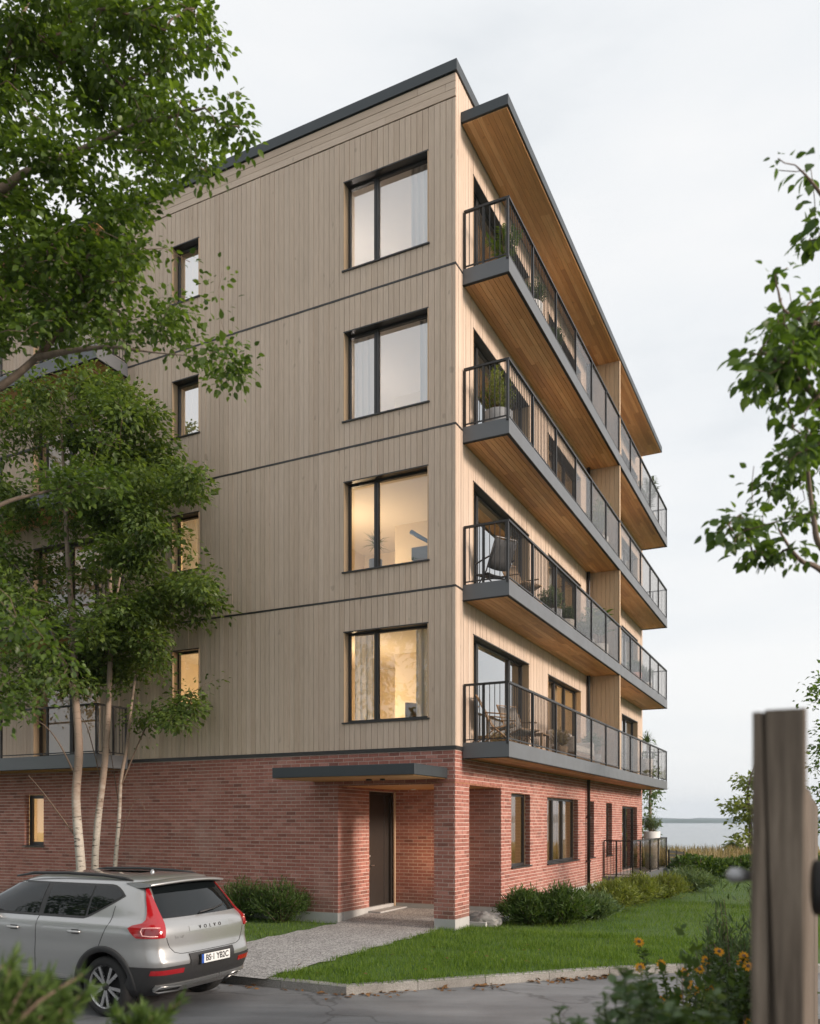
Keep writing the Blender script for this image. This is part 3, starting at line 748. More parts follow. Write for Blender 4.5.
class Tree:
    """limbs are given; every leaf cluster is joined by a curved twig to the closest wood"""
    def __init__(s, seed): s.p = []; s.par = []; s.minr = []; s.rg = random.Random(seed); s.np = np.random.default_rng(seed); s.cl = []
    def limb(s, pts, rads, start=None, sub=5):
        pts = [Vector(p) for p in pts]; idx = start
        if start is None:
            s.p.append(pts[0]); s.par.append(-1); s.minr.append(rads[0]); idx = 0 if len(s.p) == 1 else len(s.p) - 1
        out = [idx]
        P_ = [s.p[idx]] + pts[1:] if start is None else [s.p[idx]] + pts
        Rr = list(rads)
        for i in range(len(P_) - 1):
            a = P_[max(i - 1, 0)]; b = P_[i]; c = P_[i + 1]; d = P_[min(i + 2, len(P_) - 1)]
            for k in range(1, sub + 1):
                t = k / sub
                q = .5 * ((2 * b) + (c - a) * t + (2 * a - 5 * b + 4 * c - d) * t * t + (3 * b - a - 3 * c + d) * t ** 3)
                r = Rr[min(i, len(Rr) - 1)] * (1 - t) + Rr[min(i + 1, len(Rr) - 1)] * t
                s.p.append(q); s.par.append(idx); s.minr.append(r); idx = len(s.p) - 1; out.append(idx)
        return out
    def near(s, q): 
        A = np.array([tuple(v) for v in s.p]); return int(np.argmin(((A - np.array(q)) ** 2).sum(1)))
    def grow(s, targets, bow=.12, rise=.25, step=.35):
        todo = [Vector(t) for t in targets]
        A = np.array([tuple(v) for v in s.p])
        T = np.array([tuple(t) for t in todo])
        best = np.array([((A - t) ** 2).sum(1).min() for t in T]); done = np.zeros(len(T), bool)
        for _ in range(len(T)):
            b = np.where(done, 1e18, best); i = int(np.argmin(b)); done[i] = True; t = todo[i]
            A = np.array([tuple(v) for v in s.p])
            # wood lower than the cluster is preferred: twigs rise
            dd = ((A - T[i]) ** 2).sum(1) + np.where(A[:, 2] > T[i][2] + .1, .5, 0) * ((A[:, 2] - T[i][2]) ** 2)
            j = int(np.argmin(dd)); a = s.p[j]; d = (t - a); n = max(2, int(d.length / step) + 1); idx = j
            side = Vector((s.rg.uniform(-1, 1), s.rg.uniform(-1, 1), s.rg.uniform(-.3, 1) + rise)) * bow * d.length
            first = len(s.p)
            for k in range(1, n + 1):
                u = k / n; q = a + d * u + side * math.sin(math.pi * u) * .8 + Vector((s.rg.uniform(-1, 1), s.rg.uniform(-1, 1), s.rg.uniform(-1, 1))) * .03 * d.length * (u < 1)
                s.p.append(q); s.par.append(idx); s.minr.append(0.); idx = len(s.p) - 1
            s.cl.append((t, (t - s.p[s.par[idx]]).normalized(), idx))
            N = np.array([tuple(v) for v in s.p[first:]])
            for q in N: best = np.minimum(best, ((T - q) ** 2).sum(1))
    def wood(s, name, mat, parent, tip=.004, expo=2.3, minlevel=0, mats2=None, split=None, bigname='trunk', smallname='branches'):
        n = len(s.p); kids = [[] for _ in range(n)]
        for i, q in enumerate(s.par):
            if q >= 0: kids[q].append(i)
        cnt = [0] * n
        for i in range(n - 1, -1, -1):
            if not kids[i]: cnt[i] = 1
            else: cnt[i] = sum(cnt[k] for k in kids[i])
        rad = [max(tip * cnt[i] ** (1 / expo), s.minr[i]) if s.minr[i] == 0 else s.minr[i] for i in range(n)]
        for i in range(n):
            q = s.par[i]
            if q >= 0 and rad[i] > rad[q] and s.minr[i] == 0: rad[i] = rad[q] * .9
        big, small = MB(), MB()
        starts = [(i, None) for i in range(n) if s.par[i] < 0]
        while starts:
            i, frm = starts.pop(); ch = [i] if frm is None else [frm, i]; cur = i
            while kids[cur]:
                ks = sorted(kids[cur], key=lambda k: (s.minr[k], cnt[k]), reverse=True)
                for k in ks[1:]: starts.append((k, cur))
                cur = ks[0]; ch.append(cur)
            rr = [rad[c] for c in ch]
            if frm is not None: rr[0] = min(rad[frm], rr[1] * 1.15)
            mx = max(rr); tgt = big if (split and mx > split) else small
            tgt.tube([s.p[c] for c in ch], rr, 12 if mx > .06 else (7 if mx > .02 else (5 if mx > .008 else 3)))
        inv = parent.matrix_basis.inverted() if parent else Matrix()
        for mb, nm, m_ in ((big, bigname, mat), (small, smallname, mats2 or mat)):
            if mb.v:
                mb.v = [tuple(Vector(v) - parent.location) for v in mb.v]; mb.build(nm, m_, parent)
    def leaves(s, name, mat, parent, per, radius, size, kind, droop=.35, jitter=.8, flat=.5, along=.35, reach=.55):
        pos = []; dr = []; nm = []; sz = []; rg = s.rg
        for t, d, idx in s.cl:
            n = rg.randint(int(per * .6), int(per * 1.4)); tone = rg.uniform(.8, 1.2)
            path = [t]; pi = s.par[idx]; ln = 0
            while pi >= 0 and len(path) < 5 and ln < reach:
                ln += (path[-1] - s.p[pi]).length; path.append(s.p[pi]); pi = s.par[pi]
            if len(path) == 1: path.append(t)
            for _ in range(n):
                u = rg.random() ** 1.4 * (len(path) - 1); k_ = min(int(u), len(path) - 2); base = path[k_].lerp(path[k_ + 1], u - k_)
                o = Vector([max(-1.5, min(1.5, rg.gauss(0, 1))) for _k in range(2)] + [max(-.8, min(.8, rg.gauss(0, .42)))]) * radius
                q = base + o
                out = (o.normalized() if o.length > 1e-6 else d) + d * .5 + Vector((rg.uniform(-1, 1), rg.uniform(-1, 1), rg.uniform(-1, 1))) * jitter * .6
                out.z -= droop
                pos.append(q); dr.append(out); nm.append((rg.gauss(0, flat), rg.gauss(0, flat), 1)); sz.append(size * rg.uniform(.6, 1.2) * tone)
        me = leaves_mesh(name, np.array(pos) - np.array(parent.location), dr, nm, sz, kind, mat)
        return link(name, me, parent)
def fill(poly, n, dfun, seed, thr=None, freq=.02, holes=()):
    rg = random.Random(seed); xs = [p[0] for p in poly]; ys = [p[1] for p in poly]; out = []; g = 0
    while len(out) < n and g < n * 60:
        g += 1; x, y = rg.uniform(min(xs), max(xs)), rg.uniform(min(ys), max(ys))
        if not in_poly(x, y, poly): continue
        q = dfun(x, y, rg)
        if holes and any(a < x < b and c < y < d for a, b, c, d in holes) and rg.random() < .93: continue
        if thr is not None and noise.noise(Vector((q.x, q.y, q.z * 2.0)) * freq + Vector((seed, 0, 0))) < thr: continue
        out.append(q)
    return out

# ---- broad leaved tree standing beside the parking place
t = Tree(3); root = empty('broadleaf_tree', (-5.3, 6.4, GZ))
tag(root, 'broad leaved tree reaching over the parked car with large fresh leaves', 'tree')
tr = t.limb([(-5.3, 6.4, GZ), (-5.15, 6.35, 1.6), (-4.95, 6.4, 3.4), (-4.75, 6.35, 5.4), (-4.6, 6.4, 7.6), (-4.5, 6.5, 9.6)], [.19, .16, .14, .12, .085, .04])
def on_trunk(z): return min(tr, key=lambda i: abs(t.p[i].z - z))
A1 = t.limb([P(-60, 420, 6.3), P(0, 387, 6.2), P(36, 358, 6.15), P(62, 328, 6.1), P(80, 295, 6.05), P(90, 268, 6.0)], [.05, .034, .028, .024, .019, .014, .008], on_trunk(3.9))
k = min(A1, key=lambda i: (t.p[i] - P(36, 358, 6.15)).length)
t.limb([P(70, 351, 6.0), P(112, 347, 5.9), P(150, 352, 5.85), P(190, 356, 5.8)], [.026, .019, .012, .006, .002], k)
k = min(A1, key=lambda i: (t.p[i] - P(50, 345, 6.1)).length)
t.limb([P(52, 320, 6.2), P(56, 295, 6.3)], [.016, .012, .008], k)
t.limb([P(-50, 215, 6.4), P(0, 190, 6.3), P(30, 170, 6.2), P(80, 150, 6.1), P(135, 124, 6.0), P(170, 117, 5.9), P(205, 108, 5.8)], [.06, .042, .034, .026, .02, .015, .011, .007], on_trunk(6.0))
t.limb([P(-40, 120, 6.6), P(0, 66, 6.5), P(14, 36, 6.5), P(28, 0, 6.5), P(50, -60, 6.4)], [.05, .034, .026, .02, .014, .008], on_trunk(6.8))
t.limb([P(-50, 330, 6.6), P(10, 290, 6.6), P(24, 262, 6.6), P(36, 250, 6.6)], [.03, .02, .015, .012, .008], on_trunk(4.8))
t.limb([P(-60, 540, 6.6), P(0, 505, 6.7), P(36, 494, 6.8), P(76, 485, 6.9), P(100, 480, 6.9)], [.04, .024, .017, .012, .007, .003], on_trunk(3.6))
t.limb([P(-60, 660, 6.0), P(0, 640, 5.9), P(30, 625, 5.9)], [.03, .018, .012, .006], on_trunk(2.9))
mass = [(-90, -90), (182, -90), (196, 10), (212, 40), (226, 70), (204, 112), (236, 140), (216, 165), (205, 180), (170, 182), (146, 196), (136, 206), (152, 222), (160, 250), (166, 285), (190, 288), (216, 272), (214, 292), (186, 308), (190, 330), (230, 366), (210, 382), (192, 372), (150, 346), (120, 340), (80, 325), (40, 330), (0, 350), (-90, 380)]
tg = fill(mass, 820, lambda x, y, rg: P(x, y, 5.7 + rg.random() * 1.5), 5, -.13, 1.0)
low = [(-80, 560), (20, 566), (50, 585), (76, 620), (70, 680), (40, 712), (-20, 740), (-80, 740)]
tg += fill([(30, 225), (120, 215), (138, 250), (132, 345), (60, 340), (20, 300)], 75, lambda x, y, rg: P(x, y, 5.7 + rg.random() * 1.3), 17)
tg += fill([(40, 468), (120, 462), (128, 500), (60, 512)], 14, lambda x, y, rg: P(x, y, 6.7 + rg.random() * .4), 16)
tg += fill(low, 36, lambda x, y, rg: P(x, y, 5.4 + rg.random() * .8), 6)
for _ in range(190):                        # the rest of the crown, out of the picture
    a = random.uniform(0, 6.28); r_ = 2.6 * random.random() ** .5; z = random.uniform(3.6, 10)
    q = Vector((-5.0 + r_ * math.cos(a), 6.5 + r_ * math.sin(a) * .9, z))
    if CX + q.x / q.y * FPX < -30: tg.append(q)
tg += [P(px, py, 5.9 + .1 * (i % 5)) for i, (px, py) in enumerate([(238, 126), (244, 140), (236, 152), (224, 62), (204, 4), (230, 92), (226, 112), (240, 376), (244, 358), (232, 386), (222, 272), (218, 290), (208, 182), (198, 22), (190, 262), (206, 172), (228, 344), (236, 366), (222, 384), (150, 200), (170, 186)])]
t.grow(tg, .14, .2, .22)
t.wood('wood', M['bark'], root, .0028, 2.2, split=.03, mats2=M['twig'])
t.leaves('foliage', M['leaf_near'], root, 44, .080, .055, 'broad', .30, .9, .55)

# ---- three birches in front of the brick wall
def birch(label, pts, rads, poly, n, seed, yr, extra=()):
    rads = [r * .86 for r in rads]
    root = empty('birch_tree', pts[0]); tag(root, label, 'tree', 'birch trees in front of the brick wall')
    t = Tree(seed); tr = t.limb(pts, rads)
    for lp, lr, zz in extra:
        k = min(tr, key=lambda i: abs(t.p[i].z - zz)); t.limb(lp, lr, k)
    def dep(x, y, rg):
        yl = rg.uniform(*yr); r = Vector(((x - CX) / FPX, 1, 0)); q = (yl + P0.dot(EY)) / r.dot(EY); return P(x, y, q)
    tg = fill(poly, n, dep, seed, .0, .62, [(162, 212, 500, 578), (160, 212, 640, 700), (66, 140, 690, 800)])
    t.grow(tg, .12, .1, .4); t.wood('wood', M['birch'], root, .0042, 2.1, split=.028, mats2=M['twig'])
    t.leaves('foliage', M['leaf_birch'], root, 58, .21, .125, 'small', .30, 1., .5, reach=1.0)
    return root
def BP(px, py, yl):
    r = Vector(((px - CX) / FPX, 1, 0)); q = (yl + P0.dot(EY)) / r.dot(EY); return P(px, py, q)
def base(px, yl): p = BP(px, 800, yl); return Vector((p.x, p.y, -.05))
b1 = [base(82, -1.9), BP(81, 868, -1.9), BP(76, 800, -1.9), BP(79, 750, -1.9), BP(75, 690, -1.9), BP(73, 630, -1.95), BP(68, 560, -2.), BP(64, 480, -2.), BP(60, 400, -2.)]
birch('birch with the thickest white trunk, closest to the lit brick wall window', b1, [.125, .115, .105, .10, .088, .078, .06, .04, .015],
      [(-70, 400), (0, 380), (60, 366), (110, 372), (135, 400), (120, 470), (130, 560), (110, 640), (90, 690), (40, 700), (0, 720), (-70, 720)], 430, 21, (-3.2, -.9),
      [([BP(45, 795, -2.2), BP(28, 775, -2.4)], [.018, .012, .006], 1.05 + .55), ([BP(60, 745, -2.2), BP(44, 725, -2.4), BP(25, 715, -2.5)], [.022, .015, .01, .006], 2.9), ([BP(40, 600, -2.4), BP(10, 560, -2.6)], [.03, .02, .01], 4.6), ([BP(86, 625, -1.6), BP(92, 610, -1.5)], [.02, .014, .01], 4.9)])
b2 = [base(97, -1.5), BP(95, 868, -1.5), BP(98, 820, -1.5), BP(105, 760, -1.5), BP(109, 690, -1.5), BP(111, 620, -1.5), BP(109, 550, -1.45), BP(112, 470, -1.4), BP(118, 400, -1.4)]
birch('birch with a leaning white trunk standing between two other birches', b2, [.10, .092, .085, .08, .068, .06, .05, .035, .012],
      [(90, 374), (130, 384), (165, 412), (178, 450), (200, 485), (196, 515), (212, 560), (205, 590), (150, 600), (110, 640), (90, 560), (80, 450)], 340, 22, (-2.6, -.5),
      [([BP(125, 555, -1.2), BP(145, 520, -1.1), BP(165, 500, -1.)], [.03, .022, .015, .008], 6.2), ([BP(88, 730, -1.4), BP(80, 715, -1.3)], [.014, .01, .006], 2.9)])
b3 = [base(113, -1.2), BP(115, 868, -1.2), BP(119, 820, -1.2), BP(121, 780, -1.2), BP(127, 745, -1.2), BP(132, 700, -1.15), BP(140, 650, -1.1), BP(150, 600, -1.)]
birch('slender birch with the thinnest trunk, nearest the entrance shrubs', b3, [.062, .056, .05, .046, .042, .036, .026, .010],
      [(112, 600), (160, 585), (205, 575), (228, 610), (205, 632), (180, 640), (230, 668), (238, 682), (200, 700), (196, 722), (150, 736), (120, 700), (60, 700), (60, 640)], 215, 23, (-2.2, -.4),
      [([BP(150, 720, -1.), BP(175, 705, -.9), BP(196, 690, -.8)], [.018, .013, .009, .005], 2.9), ([BP(112, 760, -1.2), BP(108, 745, -1.2)], [.012, .008, .005], 2.3),
       ([BP(135, 800, -1.1), BP(146, 812, -1.)], [.01, .007, .004], 1.6)])

# ---- tree leaning in from beyond the fence
t = Tree(9); root = empty('overhanging_tree', (3.5, 4.7, -.12)); tag(root, 'tree with drooping dark leaves overhanging the fence, seen against the sky', 'tree')
tr = t.limb([(3.5, 4.7, -.12), (3.4, 4.7, 1.5), (3.2, 4.65, 3.2), (3.1, 4.6, 5.), (3.0, 4.5, 6.6)], [.14, .12, .10, .075, .03])
def ot(z): return min(tr, key=lambda i: abs(t.p[i].z - z))
t.limb([P(860, 600, 4.6), P(818, 568, 4.5), P(803, 562, 4.45), P(790, 548, 4.4), P(778, 528, 4.35)], [.03, .02, .015, .012, .009, .005], ot(2.9))
t.limb([P(860, 580, 4.6), P(822, 548, 4.5), P(814, 520, 4.5), P(808, 470, 4.5), P(806, 430, 4.4)], [.035, .024, .018, .014, .01, .006], ot(3.0))
t.limb([P(850, 430, 4.4), P(815, 395, 4.3), P(790, 370, 4.2), P(760, 350, 4.1)], [.04, .026, .02, .014, .007], ot(4.2))
t.limb([P(860, 250, 4.3), P(825, 200, 4.3), P(808, 178, 4.3), P(795, 165, 4.3)], [.025, .014, .01, .006, .003], ot(5.2))
t.limb([P(850, 330, 4.2), P(790, 315, 4.2), P(778, 290, 4.2), P(775, 275, 4.2)], [.02, .012, .008, .005, .003], ot(4.7))
m1 = [(830, 290), (800, 296), (776, 315), (745, 335), (732, 365), (740, 395), (752, 415), (765, 440), (742, 468), (752, 480), (738, 502), (716, 518), (730, 545), (745, 572), (775, 562), (790, 545), (800, 520), (830, 520)]
m1 = [(765 + (x - 765) * .84 + 6, y) for x, y in m1]
m2 = [(775, 150), (800, 150), (815, 170), (800, 190), (778, 186)]; m3 = [(800, 215), (830, 205), (830, 260), (800, 250)]; m4 = [(768, 272), (800, 262), (806, 290), (780, 300)]
df = lambda x, y, rg: P(x, y, 4.0 + rg.random() * .8)
tg = fill([(706, 520), (740, 503), (768, 538), (772, 578), (745, 586), (722, 552)], 12, lambda x, y, rg: P(x, y, 4.2 + rg.random() * .4), 38) + fill(m1, 118, df, 31, -.06, 1.9) + fill(m2, 3, df, 32) + fill(m3, 5, df, 33) + fill(m4, 3, df, 34) + [P(795, 566, 4.4), P(722, 528, 4.3)]
for _ in range(110):
    a = random.uniform(0, 6.28); r_ = 1.7 * random.random() ** .5; q = Vector((3.3 + r_ * math.cos(a), 4.7 + r_ * math.sin(a) * .8, random.uniform(2.6, 7)))
    if q.y > 2 and CX + q.x / q.y * FPX > 850: tg.append(q)
t.grow(tg, .12, .0, .2); t.wood('wood', M['bark'], root, .0026, 2.2, split=.03, mats2=M['twig'])
t.leaves('foliage', M['leaf_dark'], root, 13, .055, .066, 'broad', .75, .8, .6, reach=.4)

# ---- trees by the lake
def small_tree(name, label, base_, pts, rads, poly, n, seed, dd, per, radius, size, mat, kind='small', thr=-.05):
    root = empty(name, base_); tag(root, label, 'tree'); t = Tree(seed); t.limb([base_] + pts, rads)
    d0 = base_[1]; tg = fill(poly, n, lambda x, y, rg: P(x, y, d0 + rg.uniform(-dd, dd)), seed, thr, .5)
    t.grow(tg, .1, .1, .5); t.wood('wood', M['bark'], root, .006, 2.2, split=.03, mats2=M['twig'])
    t.leaves('foliage', mat, root, per, radius, size, kind, .2, 1., .8); return root
q = P(752, 850, 43)
small_tree('sapling', 'slim pale green tree at the lake edge beside the fence post', (q.x, 43, -.2), [P(750, 820, 43), P(748, 790, 43), P(755, 765, 43)], [.12, .09, .06, .02],
           [(760, 770), (742, 782), (746, 800), (728, 805), (738, 825), (722, 835), (735, 845), (760, 845), (790, 840), (800, 780)], 80, 41, 1.5, 34, .38, .30, M['leaf_olive'])
q = P(652, 850, 36)
small_tree('sapling', 'leafy young tree at the far corner of the apartment block', (q.x, 36, -.2), [P(650, 810, 36), P(651, 770, 36), P(648, 742, 36)], [.1, .07, .05, .02],
           [(630, 736), (650, 735), (654, 760), (660, 790), (664, 815), (656, 838), (632, 838), (622, 780)], 40, 42, 1.2, 24, .25, .18, M['leaf_grey'], thr=-.2)
q = P(842, 850, 20)
small_tree('garden_tree', 'bushy garden tree showing above the fence pickets', (q.x, 20, -.2), [P(842, 780, 20), P(840, 720, 20), P(838, 690, 20)], [.14, .1, .07, .03],
           [(815, 672), (835, 665), (870, 680), (880, 800), (830, 850), (812, 800), (806, 770), (810, 745), (806, 730), (812, 700)], 90, 43, 1.2, 26, .22, .13, M['leaf_dark'], thr=-.3)

# ---- shrubs
def shrub(name, label, loc, rx, ry, h, n, mat, kind, size, seed, group=None, stems=30, upright=.8, cat='shrub', loose=.12):
    root = empty(name, loc); tag(root, label, cat, group); rg = np.random.default_rng(seed)
    mb = MB(); pos = []; dr = []; nm = []; sz = []
    tips = []
    for i in range(stems):
        a = rg.uniform(0, 6.283); r = rg.random() ** .5; hh = h * (1 - .55 * r * r) * rg.uniform(.75, 1.12)
        tip = Vector((math.cos(a) * r * rx, math.sin(a) * r * ry, hh)); b = tip * .18; b.z = 0; mid = b.lerp(tip, .5) + Vector((0, 0, .08 * h))
        if i % 2 == 0: mb.tube([b, mid, tip], [.009, .006, .003], 3)
        tips.append((b, mid, tip))
    per = max(1, n // stems)
    for b, mid, tip in tips:
        dirv = (tip - mid).normalized()
        for _ in range(per):
            u = rg.random() ** .55; q = (b.lerp(mid, u * 2) if u < .5 else mid.lerp(tip, u * 2 - 1))
            o = rg.normal(0, 1, 3) * loose * np.array([rx, ry, h * .6]); pos.append(np.array(q) + o)
            d = np.array(dirv) * upright + rg.normal(0, .55, 3); d[2] += .25 * upright; dr.append(d); nm.append(rg.normal(0, .8, 3) + np.array([0, 0, .6])); sz.append(size * rg.uniform(.6, 1.25))
    pos = np.array(pos); pos[:, 2] = np.maximum(pos[:, 2], .01)
    link('foliage', leaves_mesh('foliage', pos, dr, nm, sz, kind, mat), root); mb.build('stems', M['twig'], root); return root
gB = 'shrubs along the brick wall'
SH = [(.55, 1.3, .42, .55, .62, 'leaf_shrub', 'broad fine leaved dark shrub, first bush beyond the boulder'),
      (.86, 2.15, .62, .6, .74, 'leaf_shrub', 'taller dark green shrub under the narrow brick wall window'),
      (1.0, 3.6, .6, .6, .62, 'leaf_grey', 'low rounded grey green shrub below the wide brick wall window'),
      (.95, 5.3, .75, .8, .86, 'leaf_olive', 'yellow green feathery shrub in front of the downpipe wall'),
      (1.25, 7.4, .75, .9, .8, 'leaf_olive', 'mid sized yellow green shrub before the terrace railing'),
      (1.6, 9.8, .75, .95, .82, 'leaf_olive', 'loose olive shrub beside the terrace corner'),
      (2.0, 12.6, .85, 1.1, .95, 'leaf_grey', 'largest feathery shrub at the lawn end of the row')]
SR = [.56, .62, .56, .68, .72, .74, .88]; SHH = [.66, .74, .52, .66, .66, .58, .62]
SP = [G(522, 926) + EY * .35, G(556, 926) + EY * .4, G(588, 921) + EY * .4, G(608, 912) + EY * .4, G(634, 905) + EY * .4, G(660, 899) + EY * .4, G(687, 892) + EY * .4]
for i, (x, y, rx, ry, h, m_, lb) in enumerate(SH):
    shrub('shrub', lb, SP[i], SR[i], SR[i] * .95, SHH[i], 6500, M[m_], 'narrow', .135, 60 + i, gB, 150, 1.0)
shrub('shrub', 'small dark bush behind the car at the brick wall', L(-4.75, -.45, 0), .7, .42, .80, 5200, M['leaf_shrub'], 'narrow', .10, 71, 'shrubs beside the entrance', 90, 1.)
shrub('shrub', 'brushy dark bush at the brick corner left of the porch'.replace('left of', 'near'), L(-3.75, -.42, 0), .68, .42, .84, 5400, M['leaf_shrub'], 'narrow', .10, 72, 'shrubs beside the entrance', 90, 1.)
shrub('shrub', 'round bush at the brick wall mostly hidden by the car', L(-6.0, -.5, 0), .6, .4, .55, 2600, M['leaf_shrub'], 'narrow', .10, 73, 'shrubs beside the entrance', 80, 1.)
# low hedge and reeds towards the lake
def hedge():
    rg = np.random.default_rng(5); n = 9000; a = Vector((10.0, 31.6, 0)); b = Vector((26, 33.4, 0)); u = rg.random(n)
    root = empty('hedge', a); tag(root, 'clipped dark green hedge closing the far end of the lawn', 'hedge')
    d = np.array(b - a); s = np.array([-d[1], d[0], 0]) / np.linalg.norm(d)
    th = rg.uniform(0, math.pi, n); r = 1 - rg.random(n) ** 3 * .8; hgt = .66 + .08 * np.sin(u * 40)
    pos = u[:, None] * d + s * (np.cos(th) * .75 * r)[:, None]; pos[:, 2] = np.sin(th) ** .6 * hgt * r + rg.normal(0, .03, n)
    dr = s * np.cos(th)[:, None] + np.array([0, 0, 1.]) * np.sin(th)[:, None] + rg.normal(0, .6, (n, 3)); nm = rg.normal(0, 1, (n, 3)) + np.array([0, 0, .4])
    link('foliage', leaves_mesh('foliage', pos, dr, nm, rg.uniform(.12, .24, n), 'small', M['leaf_shrub']), root)
    mb = MB()
    for i in range(40): q = Vector(d * (i / 40 + .01)); mb.tube([q, q + Vector((0, 0, .7))], .02, 4)
    mb.build('stems', M['twig'], root)
hedge()
rg = np.random.default_rng(8); n = 9000
px = rg.uniform(-6, 30, n); py = rg.uniform(38.5, 47, n); pos = np.stack([px + 6, py, np.full(n, -.15)], 1); pos[:, 0] += 2
o = link('reeds', leaves_mesh('reeds', pos, rg.normal(0, .16, (n, 3)) + np.array([0, 0, 1.]), rg.normal(0, 1, (n, 3)), rg.uniform(.7, 1.15, n), 'blade', M['reed'])); tag(o, kind='stuff')
# boathouse by the water
q = P(757, 850, 60); hut = empty('boat_shed', (q.x + .4, 60, -1.25), .1); tag(hut, 'small dark boat shed with a pale roof at the water', 'shed')
mb = MB(); mb.box(-1.9, 1.9, -1.2, 1.2, 0, 1.5); mb.build('wall', M['dark'], hut)
mb = MB(); mb.add([(-2.3, -1.6, 1.45), (2.3, -1.6, 1.45), (2.3, 0, 2.0), (-2.3, 0, 2.0), (2.3, 1.6, 1.45), (-2.3, 1.6, 1.45)], [(0, 1, 2, 3), (3, 2, 4, 5)]); mb.build('roof', M['concrete'], hut, solid=.12)
mb = MB()
for i in range(5): mb.box(-1.6 + i * .72, -1.35 + i * .72, -1.23, -1.2, .5, 1.2)
mb.build('window', M['glassup'], hut)

# ---- lawn grass
def grass():
    rg = np.random.default_rng(2); P_ = []; S = []
    def area(n, gen, s0, s1):
        q = gen(n); P_.append(q); S.append(rg.uniform(s0, s1, len(q)))
    lp = lawn_poly
    def ok(xy): 
        out = []
        for x, y in xy:
            u, v_ = toL((x, y))
            if u < .02 and v_ > -.02 and v_ < 18.4 and u > -18: continue
            if -2.62 + .04 * math.sin(v_ * 6) < u < -.27 + .05 * math.sin(v_ * 5) and v_ < .02: continue
            if -.1 < u < 1. and 12 < v_ < 18.3: continue
            if in_poly(x, y, lp): out.append((x, y))
        return out
    def boxgen(u0, u1, v0, v1):
        def g(n):
            u = rg.uniform(u0, u1, n); v_ = rg.uniform(v0, v1, n); c = [L(a, b) for a, b in zip(u, v_)]
            k = ok([(q.x, q.y) for q in c]); return np.array([(x, y, -.015) for x, y in k])
        return g
    area(52000, boxgen(-.5, 5.5, -6.3, .6), .05, .11)
    area(16000, boxgen(-8.5, -2.5, -6, .0), .05, .10)
    area(34000, boxgen(0, 9, .4, 8), .05, .10)
    area(26000, boxgen(0, 16, 7, 20), .055, .10)
    pos = np.concatenate(P_); s = np.concatenate(S); n = len(pos)
    cl = np.array([noise.noise(Vector((p[0] * 1.6, p[1] * 1.6, 0))) for p in pos]); s *= (1 + .5 * cl)
    d = rg.normal(0, .42, (n, 3)) + np.array([0, 0, 1.])
    tag(link('grass', leaves_mesh('grass', pos, d, rg.normal(0, 1, (n, 3)), s, 'blade', M['grass'])), kind='stuff')
grass()
# fallen leaves swept against the kerb
rg = np.random.default_rng(4); pos = []
for i in range(230):
    u = rg.random(); a, b = kerb_line[1], kerb_line[2]; q = a.lerp(b, u) if rg.random() < .8 else kerb_line[0].lerp(a, .9 + .1 * u)
    nrm = Vector((-kd.y, kd.x, 0)); off = abs(rg.normal(0, .16)) + .02
    if rg.random() < .5: off = off * .35
    if noise.noise(Vector((u * 9, 0, 5))) < -.1: continue
    if i % 7 == 0: pos.append(tuple(q + nrm * rg.uniform(.2, 2.6) + Vector((0, 0, .03))))
    pos.append(tuple(q - nrm * off + Vector((0, 0, GZ + .008 + rg.random() * .012))))
n = len(pos); d = rg.normal(0, 1, (n, 3)); d[:, 2] *= .15
tag(link('fallen_leaves', leaves_mesh('fallen_leaves', pos, d, rg.normal(0, .25, (n, 3)) + np.array([0, 0, 1.]), rg.uniform(.05, .095, n), 'broad', M['leaf_brown'])), kind='stuff')
# boulder at the foot of the pillar
bm = bmesh.new(); bmesh.ops.create_icosphere(bm, subdivisions=4, radius=1)
for v in bm.verts:
    q = v.co.copy(); f = 1 + .28 * noise.noise(q * 1.3 + Vector((4, 0, 0))) + .12 * noise.noise(q * 3.5) + .04 * noise.noise(q * 9)
    v.co = Vector((q.x * .36, q.y * .24, q.z * .21)) * f
me = bpy.data.meshes.new('boulder'); bm.to_mesh(me); bm.free(); me.materials.append(plain('grey boulder', (.24, .235, .225), .9, var=.5, scale=5, bump=.6))
o = link('boulder', me, None, L(.18, .98, .05), ANG); tag(o, 'rough grey boulder lying beside the brick pillar', 'boulder')

M['leaf_conifer'] = leaf_mat('soft conifer needle', (.045, .085, .02), (.14, .205, .06), .2, .35)
# ---- planting close to the camera
def conifer(label, loc, h, r, seed, n=70):
    root = empty('juniper', loc); tag(root, label, 'shrub', 'soft conifers close to the camera'); rg = np.random.default_rng(seed); pos = []; dr = []; mb = MB(); sz = []
    for i in range(n):
        a = rg.uniform(0, 6.283); el = rg.uniform(-.1, 1.45); ln = r * rg.uniform(.5, 1.); 
        b = np.array([0, 0, h * rg.uniform(.6, .97)]); d = np.array([math.cos(a) * math.cos(el), math.sin(a) * math.cos(el), math.sin(el)]); e = b + d * ln
        mb.tube([b, (b + e) / 2 + np.array([0, 0, .02]), e], [.008, .005, .002], 3)
        for j in range(60):
            u = rg.uniform(.15, 1); pos.append(b + (e - b) * u); k = d * .9 + rg.normal(0, .6, 3); dr.append(k); sz.append(rg.uniform(.035, .065))
    link('foliage', leaves_mesh('foliage', np.array(pos), dr, rg.normal(0, 1, (len(pos), 3)), sz, 'narrow', M['leaf_conifer']), root)
    mb.tube([(0, 0, 0), (0, 0, h)], [.025, .006], 6); mb.build('stems', M['twig'], root)
